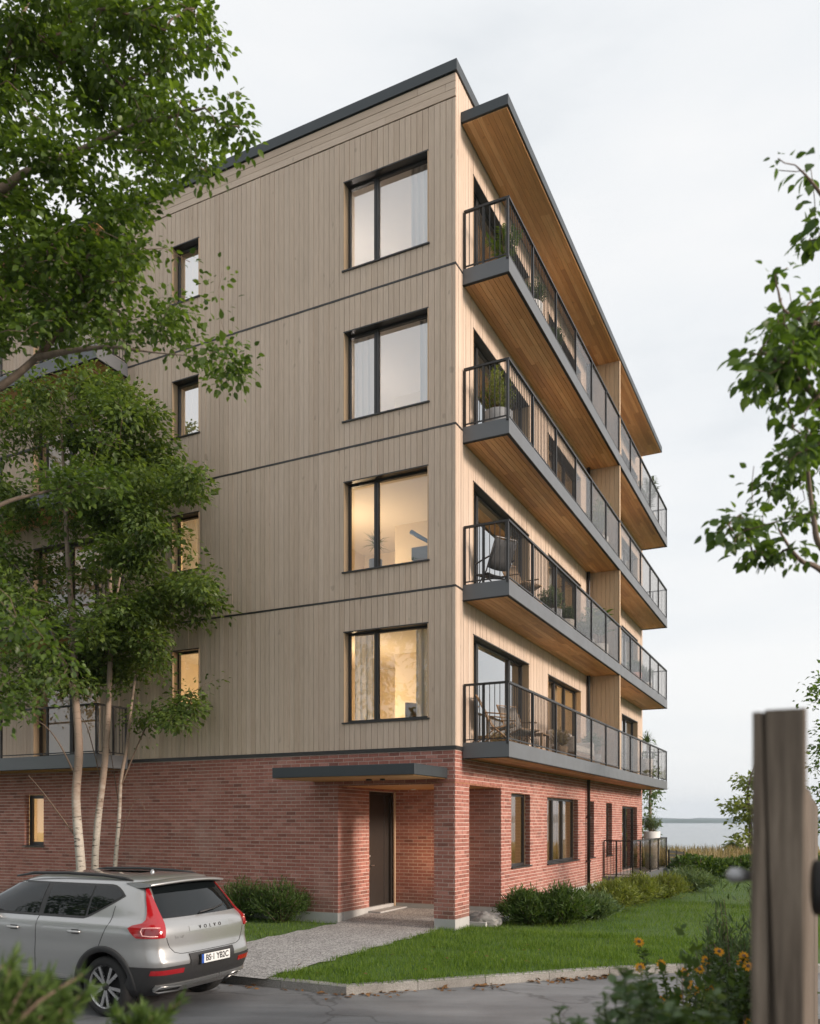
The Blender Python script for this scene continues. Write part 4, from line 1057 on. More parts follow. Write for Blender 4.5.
for px, d, top, r, sd_, lb in ((-8, 2.1, 962, .30, 81, 'soft green conifer tips in front of the car door'), (30, 2.25, 985, .20, 82, 'soft conifer hiding the foot of the alloy wheel'), (140, 2.5, 1000, .18, 83, 'smallest conifer under the car bumper'), (-70, 2.3, 975, .32, 84, 'conifer at the driveway edge standing clear of the others')):
    p = P(px, top, d); conifer(lb, (p.x, d, GZ), p.z - GZ - r * .45, r, sd_, 210)
def weed(name, label, loc, h, seed, mat, stems=9, leaf=.07, spread=.25, flowers=0, cat='plant', group=None, kind='small'):
    root = empty(name, loc); tag(root, label, cat, group); rg = np.random.default_rng(seed); mb = MB(); pos = []; dr = []; sz = []; fl = []
    for i in range(stems):
        a = rg.uniform(0, 6.283); r = spread * rg.random() ** .5; hh = h * rg.uniform(.5 if flowers else .65, 1.0)
        tip = np.array([math.cos(a) * r, math.sin(a) * r, hh]); b = tip * np.array([.25, .25, 0]); mid = (b + tip) / 2 + np.array([math.cos(a), math.sin(a), 0]) * -.04
        mb.tube([b, mid, tip], [.006, .005, .002], 4); n = int(hh * 95)
        for j in range(n):
            u = .12 + .88 * (j / n); q = (b + (mid - b) * u * 2) if u < .5 else (mid + (tip - mid) * (u * 2 - 1))
            th = j * 2.4 + a; d = np.array([math.cos(th), math.sin(th), .35]) + rg.normal(0, .2, 3); pos.append(q); dr.append(d); sz.append(leaf * rg.uniform(.6, 1.2) * (1.25 - .6 * u))
        if flowers and i < flowers: fl.append(tip)
    mb.build('stems', M['leaf_shrub'], root)
    link('foliage', leaves_mesh('foliage', np.array(pos), dr, rg.normal(0, .4, (len(pos), 3)) + np.array([0, 0, 1.]), sz, kind, mat), root)
    for f in fl:
        pp = []; dd = []; tilt = rg.normal(0, .25, 2)
        for k in range(11): th = k * 6.283 / 11; a3, b3 = tilt; e1 = np.array([1, 0, a3]); e2 = np.array([0, .45, .9 + b3]); dv = e1 * math.cos(th) + e2 * math.sin(th); pp.append(f + dv * .008); dd.append(dv + rg.normal(0, .1, 3))
        o = link('flower', leaves_mesh('flower', np.array(pp), dd, [(0, -1, .4)] * 11, [.028] * 11, 'small', M['petal']), root)
        b = MB(); b.lathe([(0, .016), (.010, .010), (.012, 0)], 8, c=tuple(f)); b.build('flower_centre', M['twig'], o)
    return root
gW = 'wild plants along the fence'
for i, (px, py, d, h_, st, lf, lb) in enumerate([
    (600, 978, 2.7, 0, 12, .07, 'blurred tall weed with thin upright stems over the driveway'), (634, 958, 2.9, 0, 22, .085, 'blurred leafy weed with broad blue green leaves'),
    (668, 978, 2.6, 0, 26, .08, 'thick blurred clump of weeds before the flowers'), (704, 992, 2.4, 0, 24, .08, 'low blurred weeds at the base of the fence post'),
    (735, 985, 2.9, 0, 24, .08, 'dark blurred weeds against the wooden post'), (575, 996, 3.4, 0, 10, .06, 'feathery weed nearest the driveway edge')]):
    p = P(px, py, d); weed('weed', lb, (p.x, d, GZ), p.z - GZ, 90 + i, M['leaf_shrub' if i in (3,) else 'leaf_grey'], st, lf, .16, 0, 'plant', gW, 'broad')
p = P(700, 938, 5.2); weed('flowering_plant', 'leafy plant covered in orange daisy like flowers beside the post', (p.x, 5.2, GZ), p.z - GZ, 101, M['leaf_shrub'], 44, .075, .46, 20, 'flowers', gW)
p = P(738, 945, 5.6); weed('flowering_plant', 'second orange flowered plant pressed against the fence post', (p.x, 5.6, GZ), p.z - GZ, 102, M['leaf_shrub'], 34, .075, .34, 13, 'flowers', gW)
p = P(672, 965, 5.0); weed('flowering_plant', 'shorter plant with two or three orange flowers near the kerb', (p.x, 5.0, GZ), p.z - GZ, 103, M['leaf_olive'], 14, .06, .24, 3, 'flowers', gW)
p = P(742, 902, 7.4); shrub('shrub', 'dense blue green shrub behind the orange flowers', (p.x, 7.4, GZ), .5, .5, p.z - GZ, 5200, M['leaf_grey'], 'narrow', .10, 104, None, 120, .9)
p = P(700, 985, 3.9); shrub('shrub', 'dark undergrowth bush between the flowers and the weeds', (p.x, 3.9, GZ), .42, .5, p.z - GZ, 4200, M['leaf_shrub'], 'small', .06, 105, None, 90, .8)

# ================================================================ FENCE BY THE CAMERA
t = NT('weathered grey timber'); v = t.coords((16, 16, .8)); n_ = t.noise(v, 2.5, 7, .68)
col = t.ramp(n_, [(.28, (.045, .034, .025)), (.5, (.125, .100, .077)), (.72, (.225, .188, .150))]); w2 = t.noise(t.coords((2, 2, .8)), 2, 4)
col = t.mix(.6, col, t.mix(1., col, t.ramp(w2, [(.3, (.7, .68, .66)), (.7, (1.15, 1.13, 1.1))]), 'MULTIPLY')); t.pbr(col, .85, 0., t.bump(n_, .6, .006)); M['oldwood'] = t.m
t = NT('fresh cut pine'); v = t.coords((16, 16, .8)); n_ = t.noise(v, 2.5, 7, .68); t.pbr(t.ramp(n_, [(.3, (.36, .24, .15)), (.7, (.52, .38, .26))]), .8, 0., t.bump(n_, .5, .004)); M['newwood'] = t.m
fd = EY.copy()
fp = P(779, 800, 2.0); root = empty('fence_post', (fp.x, 2.0, GZ), ANG * .93); tag(root, 'thick weathered grey fence post split by a long crack', 'fence post')
ztop = CAM_H + (HZ - 709) / FPX * 1.95 - GZ
mb = MB(); hw = .059; rnd = random.Random(3); N = 40
prof = lambda z, i: .004 * noise.noise(Vector((z * 2.3, i * 7.1, 1)))
rows = []
for k in range(N + 1):                       # an outline with a wedge shaped split running down its face
    z = ztop * k / N; cx_ = -.022 + .012 * math.sin(z * 1.7) + .02 * (1 - z / ztop) ; cw = .0075 + .0035 * math.sin(z * 5); dz = .004 * (k == N)
    o = [(-hw, .052), (-hw, -.046), (-hw + .006, -.052), (cx_ - cw, -.052), (cx_ - .001, -.030), (cx_ + .001, -.030), (cx_ + cw, -.052), (hw - .006, -.052), (hw, -.046), (hw, .052), (-hw, .052)]
    rows.append([(x + prof(z, i), y + prof(z, i + 20) * .4, z - (dz if x < cx_ else 0)) for i, (x, y) in enumerate(o[:-1])] ); rows[-1].append(rows[-1][0])
mb.grid(rows, smooth=False); mb.add([p for p in rows[-1][:-1]], [tuple(range(10))])
mb.build('post', M['oldwood'], root, norms=True)
mb = MB(); mb.tube([(-.06, .0, 1.90 + .12 - .015), (-.085, -.01, 2.02 - .013), (-.105, -.015, 2.02 - .014), (-.115, -.018, 2.02 - .018)], [.012, .018, .019, .010], 10)
mb.v = [(x, y, z + .065) for x, y, z in mb.v]; mb.build('latch_lever', plain('dull grey metal', (.36, .36, .37), .45, .6), root)
mb = MB(); mb.tube([(.075, .02, 2.045), (.30, .05, 2.045)], .062, 14); b2 = mb.build('rail_end', [M['oldwood']], root)
mb = MB(); mb.lathe([(0, 0), (.06, 0), (.066, .006), (.066, .05), (.0605, .05)], 16, M=Matrix.Translation((.072, .02, 2.045)) @ Matrix.Rotation(R(90), 4, 'Y')); mb.build('rail_cap', M['black'], b2)
fr = empty('picket_fence', (fp.x + .09, 2.12, GZ), math.atan2(fd.y, fd.x)); tag(fr, 'tall wooden picket fence running away behind the post', 'fence')
for i in range(46):
    mb = MB(); x = .05 + i * .135; hgt = (2.395 if i == 0 else 2.33) + random.uniform(-.012, .012); mb.box(x, x + .118, -.012, .012, .02, hgt)
    mb.build('picket', M['newwood' if i < 3 else 'oldwood'], fr, bevel=.003)
for z in (.45, 1.9): 
    mb = MB(); mb.box(.0, 6.3, .0135, .055, z, z + .09); mb.build('rail', M['oldwood'], fr)
sheet('planting_bed', [(.55, 1.2), (5.5, 1.2), (6.2, 9.3), (3.4, 9.3), (1.9, 6.8), (1.3, 4.6), (.55, 2.0)], GZ + .02, M['soil'])
sheet('planting_bed', [(-3.2, 1.0), (-.4, 1.0), (-.55, 2.4), (-.9, 3.0), (-3.2, 3.2)], GZ + .02, M['soil'])
# ================================================================ THE PARKED CAR  (x forward from the rear bumper, y to its left side, z up)
t = NT('silver beige metallic paint'); isl = t.noise(t.coords(), 900, 1)
t.pbr((.40, .405, .405), .28, .6, None, Coat_Weight=1.0, Coat_Roughness=.04); M['paint'] = t.m
t = NT('dark car glass'); t.pbr((.006, .008, .009), .02, 0., None, IOR=1.5); M['carglass'] = t.m
M['plastic'] = plain('black moulded plastic', (.030, .030, .031), .55, var=.1, scale=8, bump=.1)
t = NT('red lamp lens'); t.pbr((.34, .008, .013), .10, 0., None, Coat_Weight=1., IOR=1.5); M['redlens'] = t.m
t = NT('dark red lamp lens'); t.pbr((.16, .004, .008), .12, 0., None, Coat_Weight=1.); M['redlens2'] = t.m
t = NT('frosted lamp strip'); t.pbr((.75, .42, .40), .15, 0., None, Coat_Weight=1.); M['lampstrip'] = t.m
M['satin'] = plain('satin aluminium trim', (.52, .52, .51), .30, .85, var=.03, scale=.8, bump=0)
M['alloy'] = plain('machined alloy', (.55, .55, .56), .25, .9, var=.06, scale=5, bump=.02)
M['rubber'] = plain('tyre rubber', (.018, .018, .018), .8, var=.2, scale=20, bump=.3)
M['white'] = plain('white plate film', (.78, .79, .78), .4, var=.02, bump=0)
M['blue'] = plain('blue plate band', (.03, .10, .42), .4, var=.02, bump=0)
M['ink'] = plain('black plate lettering', (.02, .02, .022), .5, bump=0)
CAR = empty('parked_car', L(-.06, -7.05, GZ), ANG + math.pi); CAR.scale = (.96, .96, .96)
tag(CAR, 'silver beige compact suv parked at the kerb with red upright tail lamps', 'car')
#       z     xr    xf    w     corner
LV = [(.235, .42, 4.10, .78, .30), (.27, .28, 4.24, .86, .26), (.33, .16, 4.32, .90, .22), (.42, .07, 4.38, .915, .20), (.54, .02, 4.41, .925, .19), (.66, .0, 4.43, .932, .18), (.74, .03, 4.43, .934, .17),
      (.84, .052, 4.42, .932, .17), (.95, .05, 4.38, .934, .17), (1.02, .055, 4.30, .930, .17), (1.08, .075, 4.14, .915, .18), (1.125, .105, 3.9, .885, .19), (1.17, .15, 3.68, .858, .2),
      (1.26, .215, 3.42, .825, .2), (1.37, .295, 3.16, .778, .2), (1.46, .36, 2.98, .733, .2), (1.525, .41, 2.84, .692, .2), (1.57, .44, 2.72, .655, .2), (1.605, .49, 2.6, .60, .22), (1.628, .60, 2.48, .52, .25), (1.645, .82, 2.3, .37, .3), (1.652, 1.15, 2.05, .16, .3)]
def ctrl(lv):
    z, xr, xf, w_, c = lv
    return [(xr, 0), (xr + .008, .38 * w_), (xr + .05, .72 * w_), (xr + .55 * c + .02, .885 * w_), (xr + c + .12, .962 * w_), (xr + .68, .992 * w_), (xr + .4 * (xf - xr), w_), (xr + .6 * (xf - xr), w_), (xf - 1.0, .995 * w_), (xf - .6, .97 * w_), (xf - .24, .86 * w_), (xf - .05, .5 * w_), (xf, 0)]
def cat_(a, b, c, d, t): return .5 * ((2 * b) + (c - a) * t + (2 * a - 5 * b + 4 * c - d) * t * t + (3 * b - a - 3 * c + d) * t ** 3)
CT = [ctrl(l) for l in LV]; LZ = [l[0] for l in LV]
def lerp_levels(z):
    i = max(0, min(len(LZ) - 2, sum(1 for q in LZ if q <= z) - 1)); t = (z - LZ[i]) / (LZ[i + 1] - LZ[i]); t = max(0., min(1., t))
    idx = [max(0, i - 1), i, i + 1, min(len(LZ) - 1, i + 2)]
    def hm(v0, v1, v2, v3, z0, z1, z2, z3):       # a smooth but never overshooting curve through the levels
        m1 = (v2 - v0) / max(z2 - z0, 1e-6); m2 = (v3 - v1) / max(z3 - z1, 1e-6); h = z2 - z1; dl = (v2 - v1) / h
        m1 = 0 if m1 * dl <= 0 else math.copysign(min(abs(m1), 3 * abs(dl)), dl); m2 = 0 if m2 * dl <= 0 else math.copysign(min(abs(m2), 3 * abs(dl)), dl)
        return v1 * (2 * t ** 3 - 3 * t * t + 1) + h * m1 * (t ** 3 - 2 * t * t + t) + v2 * (-2 * t ** 3 + 3 * t * t) + h * m2 * (t ** 3 - t * t)
    zz = [LZ[k] for k in idx]
    return [tuple(hm(*[CT[k][j][a] for k in idx], *zz) for a in (0, 1)) for j in range(13)]
_cache = {}
def S(u, z):                                   # body surface; u = 0 at the tailgate centre, negative on the other side
    s = 1 if u >= 0 else -1; u = abs(u); key = round(z, 4)
    if key not in _cache: _cache[key] = lerp_levels(z)
    c = _cache[key]; i = min(11, int(u)); t = u - i
    def cp(k):
        if k < 0: return (c[1][0], -c[1][1])
        if k > 12: return (c[11][0], -c[11][1])
        return c[k]
    a, b, c_2, d = cp(i - 1), cp(i), cp(i + 1), cp(i + 2)
    return Vector((cat_(a[0], b[0], c_2[0], d[0], t), s * cat_(a[1], b[1], c_2[1], d[1], t), z))
def SN(u, z):
    e = .02; a = S(u + e, z) - S(u - e, z); b = S(u, min(z + .01, 1.65)) - S(u, max(z - .01, .24)); n = b.cross(a)
    n.normalize(); p = S(u, z); 
    if n.x * (p.x - 2) + n.y * p.y < 0: n = -n
    return n
def So(u, z, o): return S(u, z) + SN(u, z) * o
def ux(x, z, s=1):                              # u where the side reaches x
    a, b = 2.0, 11.5
    for _ in range(40):
        m = (a + b) / 2
        if S(m, z).x < x: a = m
        else: b = m
    return s * (a + b) / 2
def uy(y, z):
    s = 1 if y >= 0 else -1; y = abs(y); a, b = 0., 4.5
    for _ in range(40):
        m = (a + b) / 2
        if S(m, z).y < y: a = m
        else: b = m
    return s * (a + b) / 2
def patch(rows, off, thick=.006):               # rows of (u, z): a panel lying on the body
    mb = MB(); top = [[So(u, z, off) for u, z in r] for r in rows]; bot = [[So(u, z, off - thick) for u, z in r] for r in rows]
    mb.grid(top)
    edge = lambda A: A[0] + [r[-1] for r in A[1:]] + A[-1][::-1][1:] + [r[0] for r in A[::-1][1:-1]]
    e1, e2 = edge(top), edge(bot); n = len(e1)
    mb.add(e1 + e2, [(i, (i + 1) % n, n + (i + 1) % n, n + i) for i in range(n)])
    return mb
def lin(a, b, n): return [a + (b - a) * i / (n - 1) for i in range(n)]
# body shell
us = [i / 7 for i in range(0, 85)]; us = [-u for u in us[:0:-1]] + us[:-1]
zs = []
for a, b in zip(LZ[:-1], LZ[1:]): zs += [a + (b - a) * k / 3 for k in range(3)]
zs.append(LZ[-1]); mb = MB(); vs = [tuple(S(u, z)) for z in zs for u in us]; n = len(us); fs = []
for i in range(len(zs) - 1):
    for k in range(n): fs.append((i * n + k, i * n + (k + 1) % n, (i + 1) * n + (k + 1) % n, (i + 1) * n + k))
fs.append(tuple(range(n - 1, -1, -1))); fs.append(tuple((len(zs) - 1) * n + k for k in range(n)))
mb.add(vs, fs, 0, True); body = mb.build('body', [M['paint'], M['black']], CAR, norms=True)
HUB = [(.87, .80), (.87, -.80), (3.57, .80), (3.57, -.80)]; RT = .355
cut = MB()
for x, y in HUB:
    s = 1 if y > 0 else -1; cut.lathe([(0, -.16), (.405, -.16), (.405, .25), (0, .25)], 40, M=Matrix.Translation((x, s * .76, RT + .015)) @ Matrix.Rotation(R(-90 * s), 4, 'X'))
co = cut.build('cutter', M['black'], None, norms=True)
co.parent = CAR
bpy.context.view_layer.update()
md = body.modifiers.new('b', 'BOOLEAN'); md.operation = 'DIFFERENCE'; md.solver = 'EXACT'; md.object = co
dg = bpy.context.evaluated_depsgraph_get(); me = bpy.data.meshes.new_from_object(body.evaluated_get(dg)); body.modifiers.clear(); body.data = me
bpy.data.objects.remove(co)
for f in me.polygons:
    c = f.center
    for x, y in HUB:
        if math.hypot(c.x - x, c.z - RT - .015) < .412 and abs(c.y) < .955 and (abs(f.normal.y) < .35 or abs(c.y) < .66): f.material_index = 1
try: me.set_sharp_from_angle(angle=R(35))
except Exception: pass
# cladding: bumper, sills, arches
ZB = [.262, .30, .36, .43, .50, .57, .622]
ub = ux(.50, .5); 
mb = patch([[(u, z) for u in lin(-ub, ub, 61)] for z in ZB], .012, .02); mb.build('rear_bumper', M['plastic'], CAR)
mb = patch([[(u, z) for u in lin(uy(-.40, z), uy(.40, z), 25)] for z in lin(.60, .735, 6)], .014, .02); mb.build('plate_recess', M['plastic'], CAR)
for s in (1, -1):
    mb = patch([[(s * u, z) for u in lin(ux(1.28, z), ux(3.15, z), 24)] for z in (.255, .28, .33, .385)], .012, .02); mb.build('sill_cladding', M['plastic'], CAR)
    mb = patch([[(s * u, z) for u in lin(ux(1.4, z), ux(3.02, z), 20)] for z in (.43, .445, .46)], .012, .012); mb.build('sill_trim', M['satin'], CAR)
    for hx in (.87, 3.57):
        rows = []
        for a in lin(-14, 194, 40):
            r_ = []
            for rr in (.396, .402, .445, .468, .475):
                x = hx + rr * math.cos(R(a)); z = max(.245, RT + .015 + rr * math.sin(R(a))); q = S(s * ux(max(x, .30), z), z)
                r_.append(Vector((x, q.y + s * (.016 if .40 < rr < .47 else -.01), z)))
            rows.append(r_)
        mb = MB(); mb.grid(rows); mb.build('arch_cladding', M['plastic'], CAR)
# glass
zw = lin(1.165, 1.535, 9)
def wy(z): return (.70 - (z - 1.165) * .40)
mb = patch([[(u, z) for u in lin(uy(-wy(z), z), uy(wy(z), z), 41)] for z in zw], .008, .012); rw = mb.build('rear_window', M['carglass'], CAR)
mb = MB(); a = So(.3, 1.175, .03); mb.tube([a, So(-.6, 1.20, .026), So(-1.35, 1.235, .024)], [.012, .009, .007], 6); mb.build('wiper', M['plastic'], rw)
def zb_(x): return 1.150 + max(0, 1.22 - x) * .42 + max(0, 1.22 - x) ** 2 * .2
def zt_(x): return 1.53 - max(0, .98 - x) ** 2 * 1.6 - max(0, x - 2.5) ** 2 * .62
def side_panel(xs, g, off, s, mat, name, parent, inset=0.):
    rows = [[(s * ux(x, z), z) for z in lin(zb_(x) + g, zt_(x) - g, 8)] for x in xs]
    return patch(rows, off, .008).build(name, mat, parent)
for s in (1, -1):
    fr = side_panel(lin(.70, 3.35, 40), -.012, .004, s, M['plastic'], 'window_surround', CAR)
    side_panel(lin(.745, 1.19, 12), .014, .008, s, M['carglass'], 'side_window', fr)
    side_panel(lin(1.225, 1.93, 14), .014, .008, s, M['carglass'], 'side_window', fr)
    side_panel(lin(2.02, 3.1, 16), .014, .008, s, M['carglass'], 'side_window', fr)
    rows = [[(s * u, z) for u in lin(ux(.72, 1.14), ux(3.4, 1.14), 20)] for z in (1.122, 1.131)]
    # tail lamp: an upright blade that widens round the corner
    prof = [(1.505, 2.62, 2.86), (1.44, 2.52, 2.92), (1.36, 2.42, 3.02), (1.28, 2.34, 3.10), (1.21, 2.28, 3.22), (1.15, 2.24, 3.42), (1.115, 2.22, 3.72), (1.09, 2.20, 4.25), (1.06, 2.19, 4.48), (1.02, 2.20, 4.40), (.975, 2.23, 4.22), (.955, 2.28, 4.10)]
    rows = [[(s * u, z) for u in lin(a, b, 14)] for z, a, b in prof]
    tl = patch(rows, .016, .024).build('tail_lamp', M['redlens'], CAR)
    rows = [[(s * u, z) for u in lin(a, b, 12)] for z, a, b in [(1.055, 2.75, 3.75), (1.035, 2.72, 3.80), (1.0, 2.72, 3.78), (.985, 2.76, 3.7)]]
    patch(rows, .019, .006).build('lamp_inner', M['redlens2'], tl)
    mb = MB(); mb.tube([So(s * u, z, .021) for u, z in [(2.6, 1.062), (3.0, 1.066), (3.4, 1.066), (3.75, 1.064), (3.86, 1.03), (3.78, .985), (3.3, .978), (2.8, .978)]], .007, 6); mb.build('lamp_strip', M['lampstrip'], tl)
    patch([[(s * u, z) for u in lin(uy(.50, z), uy(.86, z) if z > .5 else uy(.84, z), 12)] for z in (.535, .55, .575, .59)], .02, .012).build('reflector', M['redlens'], CAR)
    # exhaust trims
    mb = MB(); c0 = [So(s * uy(y, z), z, .03) for y, z in [(.44, .325), (.72, .335), (.78, .36), (.74, .405), (.47, .385)]]
    mb.tube(c0 + [c0[0], c0[1]], .013, 6); ex = mb.build('exhaust_trim', M['satin'], CAR)
    mb = MB(); mb.add([p for p in c0] , [tuple(range(5))]); mb.build('exhaust_opening', M['black'], ex)
    # handles, rails, mirror
    for hx in (1.22, 2.28):
        z = .985; u0 = ux(hx, z); mb = MB(); pts = [So(s * ux(hx + d, z), z, o) for d, o in ((-.0, .004), (.02, .03), (.10, .040), (.19, .03), (.215, .004))]
        mb.tube(pts, [.010, .014, .015, .014, .010], 8); mb.build('door_handle', M['satin'], CAR)
        patch([[(s * ux(hx + .04 + k * .03, zz), zz) for k in range(5)] for zz in (.955, .985, 1.01)], .003, .003).build('handle_recess', M['plastic'], CAR)
    mb = MB(); mb.tube([(.72, s * .60, 1.59), (.85, s * .605, 1.615), (1.2, s * .61, 1.642), (1.8, s * .615, 1.655), (2.4, s * .605, 1.64), (2.75, s * .58, 1.59)], [.012, .018, .02, .02, .02, .012], 8); mb.build('roof_rail', M['plastic'], CAR)
    mb = MB(); m_ = Matrix.Translation((2.86, s * 1.0, 1.20)) @ Matrix.Diagonal((.075, .12, .075, 1)); mb.lathe([(math.sin(R(a)), math.cos(R(a))) for a in range(0, 181, 15)], 16, M=m_); mb.bar((2.86, s * .86, 1.14), (2.86, s * .95, 1.17), .05); mb.build('wing_mirror', M['paint'], CAR)
# spoiler over the rear window
rows = []
for y in lin(-.66, .66, 31):
    k = abs(y) / .66; xb = .275 + .10 * k ** 2.5; zc = 1.597 - .035 * k ** 2; xf_ = .78
    rows.append([Vector((xf_, y, zc + .022 - .02 * k)), Vector((xf_ - .25, y, zc + .012)), Vector((xb + .02, y, zc - .004)), Vector((xb, y, zc - .014)), Vector((xb + .012, y, zc - .034)), Vector((xb + .14, y, zc - .050)), Vector((xb + .25, y, zc - .055))])
mb = MB(); mb.grid(rows); 
mb.add(rows[0], [tuple(range(7))]); mb.add(rows[-1], [tuple(range(7))]); sp = mb.build('roof_spoiler', [M['paint']], CAR, norms=True)
rows2 = [[p + Vector((0, 0, -.002)) for p in r[4:]] for r in rows]; mb = MB(); mb.grid(rows2); mb.build('spoiler_underside', M['plastic'], sp)
mb = MB(); mb.lathe([(.028, 0), (.026, .025), (.012, .05), (0, .052)], 10, c=(.98, 0, 1.635)); mb.build('roof_aerial', M['paint'], CAR)
# skid plate, tailgate badge strip, seams
patch([[(u, z) for u in lin(uy(-.80, z), uy(.80, z), 41)] for z in (.375, .39, .405, .42)], .030, .02).build('skid_trim', M['satin'], CAR)
patch([[(u, z) for u in lin(uy(-.43, z), uy(.43, z), 25)] for z in (.30, .315, .33, .355)], .022, .02).build('skid_trim', M['satin'], CAR)
def seam(pts, name='panel_gap', r=.0042):
    mb = MB(); mb.tube([So(u, z, .0) for u, z in pts], r, 5); mb.build(name, M['black'], CAR)
for s in (1, -1):
    seam([(s * uy(.70, .95), .95), (s * uy(.685, .9), .9), (s * uy(.66, .84), .84), (s * uy(.60, .775), .775), (s * uy(.52, .752), .752)] + [(s * uy(y, .748), .748) for y in lin(.48, 0, 10)])
    seam([(s * ux(.80, z) if z > 1.12 else s * ux(.80 + (1.12 - z) * .5 + .3 * max(0, .78 - z), z), z) for z in lin(1.30, .78, 12)])
    seam([(s * ux(1.99 + .03 * (1.1 - z), z), z) for z in lin(1.15, .40, 14)])
    seam([(s * ux(x, .40), .40) for x in lin(1.33, 3.0, 16)])
    # crease along the shoulder
mb = patch([[(u, z) for u in lin(uy(-.36, z), uy(.36, z), 21)] for z in (.995, 1.01, 1.045, 1.055)], .006, .01); bd = mb.build('badge_strip', M['satin'], CAR)
def text_on_rear(txt, y0, z0, size, off, mat, name, parent, space=1.0, lean=0.):
    cu = bpy.data.curves.new('t', 'FONT'); cu.body = txt; cu.size = size; cu.align_x = 'CENTER'; cu.align_y = 'CENTER'; cu.extrude = .0015; cu.space_character = space
    o = bpy.data.objects.new('t', cu); COL.objects.link(o); bpy.context.view_layer.update()
    me = bpy.data.meshes.new_from_object(o.evaluated_get(bpy.context.evaluated_depsgraph_get())); bpy.data.objects.remove(o)
    me.materials.clear(); me.materials.append(mat); me.name = name
    u = uy(y0, z0); n = SN(u, z0); base_ = So(u, z0, off)
    X = Vector((0, -1, 0)); Z = (Vector((0, 0, 1)) - n * n.z).normalized(); X = Z.cross(n).normalized()
    me.transform(Matrix(((X.x, Z.x, n.x, base_.x), (X.y, Z.y, n.y, base_.y), (X.z, Z.z, n.z, base_.z), (0, 0, 0, 1))))
    return link(name, me, parent)
text_on_rear('VOLVO', 0, 1.025, .062, .0085, M['ink'], 'badge_lettering', bd, 2.6)
text_on_rear('XC40', .52, .945, .05, .002, M['satin'], 'model_lettering', CAR, 1.15)
# number plate
u = 0; pc = So(0, .655, .03)
mb = MB(); mb.box(pc.x - .012, pc.x + .01, -.275, .275, .595, .718); np_ = mb.build('number_plate', M['black'], CAR, bevel=.004)
mb = MB(); mb.box(pc.x - .0145, pc.x - .0118, -.262, .222, .602, .711); pl = mb.build('plate_face', M['white'], np_)
mb = MB(); mb.box(pc.x - .0145, pc.x - .0118, .222, .262, .602, .711); mb.build('plate_band', M['blue'], np_)
cu = bpy.data.curves.new('t', 'FONT'); cu.body = 'BS·1 YB2C'; cu.size = .108; cu.align_x = 'CENTER'; cu.align_y = 'CENTER'; cu.extrude = .001; cu.offset = .0022
o = bpy.data.objects.new('t', cu); COL.objects.link(o); bpy.context.view_layer.update()
me = bpy.data.meshes.new_from_object(o.evaluated_get(bpy.context.evaluated_depsgraph_get())); bpy.data.objects.remove(o)
me.materials.clear(); me.materials.append(M['ink']); wd = max(v.co.x for v in me.vertices) - min(v.co.x for v in me.vertices); k = .42 / wd
me.transform(Matrix(((0, 0, -1, pc.x - .0155), (-k, 0, 0, -.02), (0, .95, 0, .656), (0, 0, 0, 1)))); link('plate_lettering', me, np_)
# wheels
def wheel(x, y):
    s = 1 if y > 0 else -1; Mx = Matrix.Translation((x, s * .80, RT)) @ Matrix.Rotation(R(-90 * s), 4, 'X')
    mb = MB(); mb.lathe([(.255, -.11), (.30, -.115), (.335, -.105), (.352, -.085), (.355, -.04), (.355, .04), (.352, .085), (.335, .105), (.30, .115), (.262, .112), (.255, .10)], 48, M=Mx)
    wh = mb.build('wheel', M['rubber'], CAR)
    mb = MB(); mb.lathe([(.262, .108), (.258, .10), (.245, .092), (.238, .06), (.235, -.05)], 48, M=Mx); mb.build('rim', M['alloy'], wh)
    mb = MB(); mb.lathe([(0, .03), (.236, .03)], 32, M=Mx); mb.build('wheel_disc', M['black'], wh)
    for i in range(5):
        mb = MB(); a0 = 2 * math.pi * i / 5 + .3
        for da in (-.13, .13):
            a = a0 + da; b = a0 + da * 1.75; ca, sa, cb, sb = math.cos(a), math.sin(a), math.cos(b), math.sin(b)
            for r0, r1, w0, w1 in ((.045, .246, .017, .021),):
                p0 = Vector((ca * r0, sa * r0, .088)); p1 = Vector((cb * r1, sb * r1, .098)); d = (p1 - p0); q = Vector((-d.y, d.x, 0)).normalized()
                vs = [p0 - q * w0, p0 + q * w0, p1 + q * w1, p1 - q * w1]; lo = [v - Vector((0, 0, .03)) for v in vs]
                mb.add([Mx @ v for v in vs + lo], [(0, 1, 2, 3), (0, 4, 5, 1), (1, 5, 6, 2), (2, 6, 7, 3), (3, 7, 4, 0)])
        mb.build('spoke', M['alloy'], wh, norms=True)
    mb = MB(); mb.lathe([(0, .108), (.03, .107), (.042, .098), (.046, .07)], 20, M=Mx); mb.build('hub_cap', M['plastic'], wh)
for x, y in HUB: wheel(x, y)
# ================================================================ THINGS ON THE BALCONIES AND BEHIND THE WINDOWS
M['potgrey'] = plain('grey fibre clay pot', (.25, .255, .26), .8, var=.2, scale=6, bump=.2)
M['potwhite'] = plain('white glazed pot', (.66, .65, .63), .5, var=.05)
M['terracotta'] = plain('pink terracotta pot', (.50, .27, .20), .85, var=.15)
M['wicker'] = plain('brown woven rattan', (.20, .135, .08), .75, var=.4, scale=60, bump=.6)
M['sling'] = plain('taupe sling fabric', (.20, .175, .15), .9, var=.15, scale=80, bump=.2)
M['slingd'] = plain('charcoal sling fabric', (.060, .060, .062), .9, var=.15, scale=80, bump=.2)
M['cushion'] = plain('off white cushion fabric', (.60, .57, .53), .95, var=.08, scale=4, bump=.2)
M['lilac'] = plain('lilac cushion fabric', (.36, .33, .42), .95, var=.1, scale=4)
M['teak'] = plain('teak slats', (.27, .165, .085), .65, var=.25, scale=10)
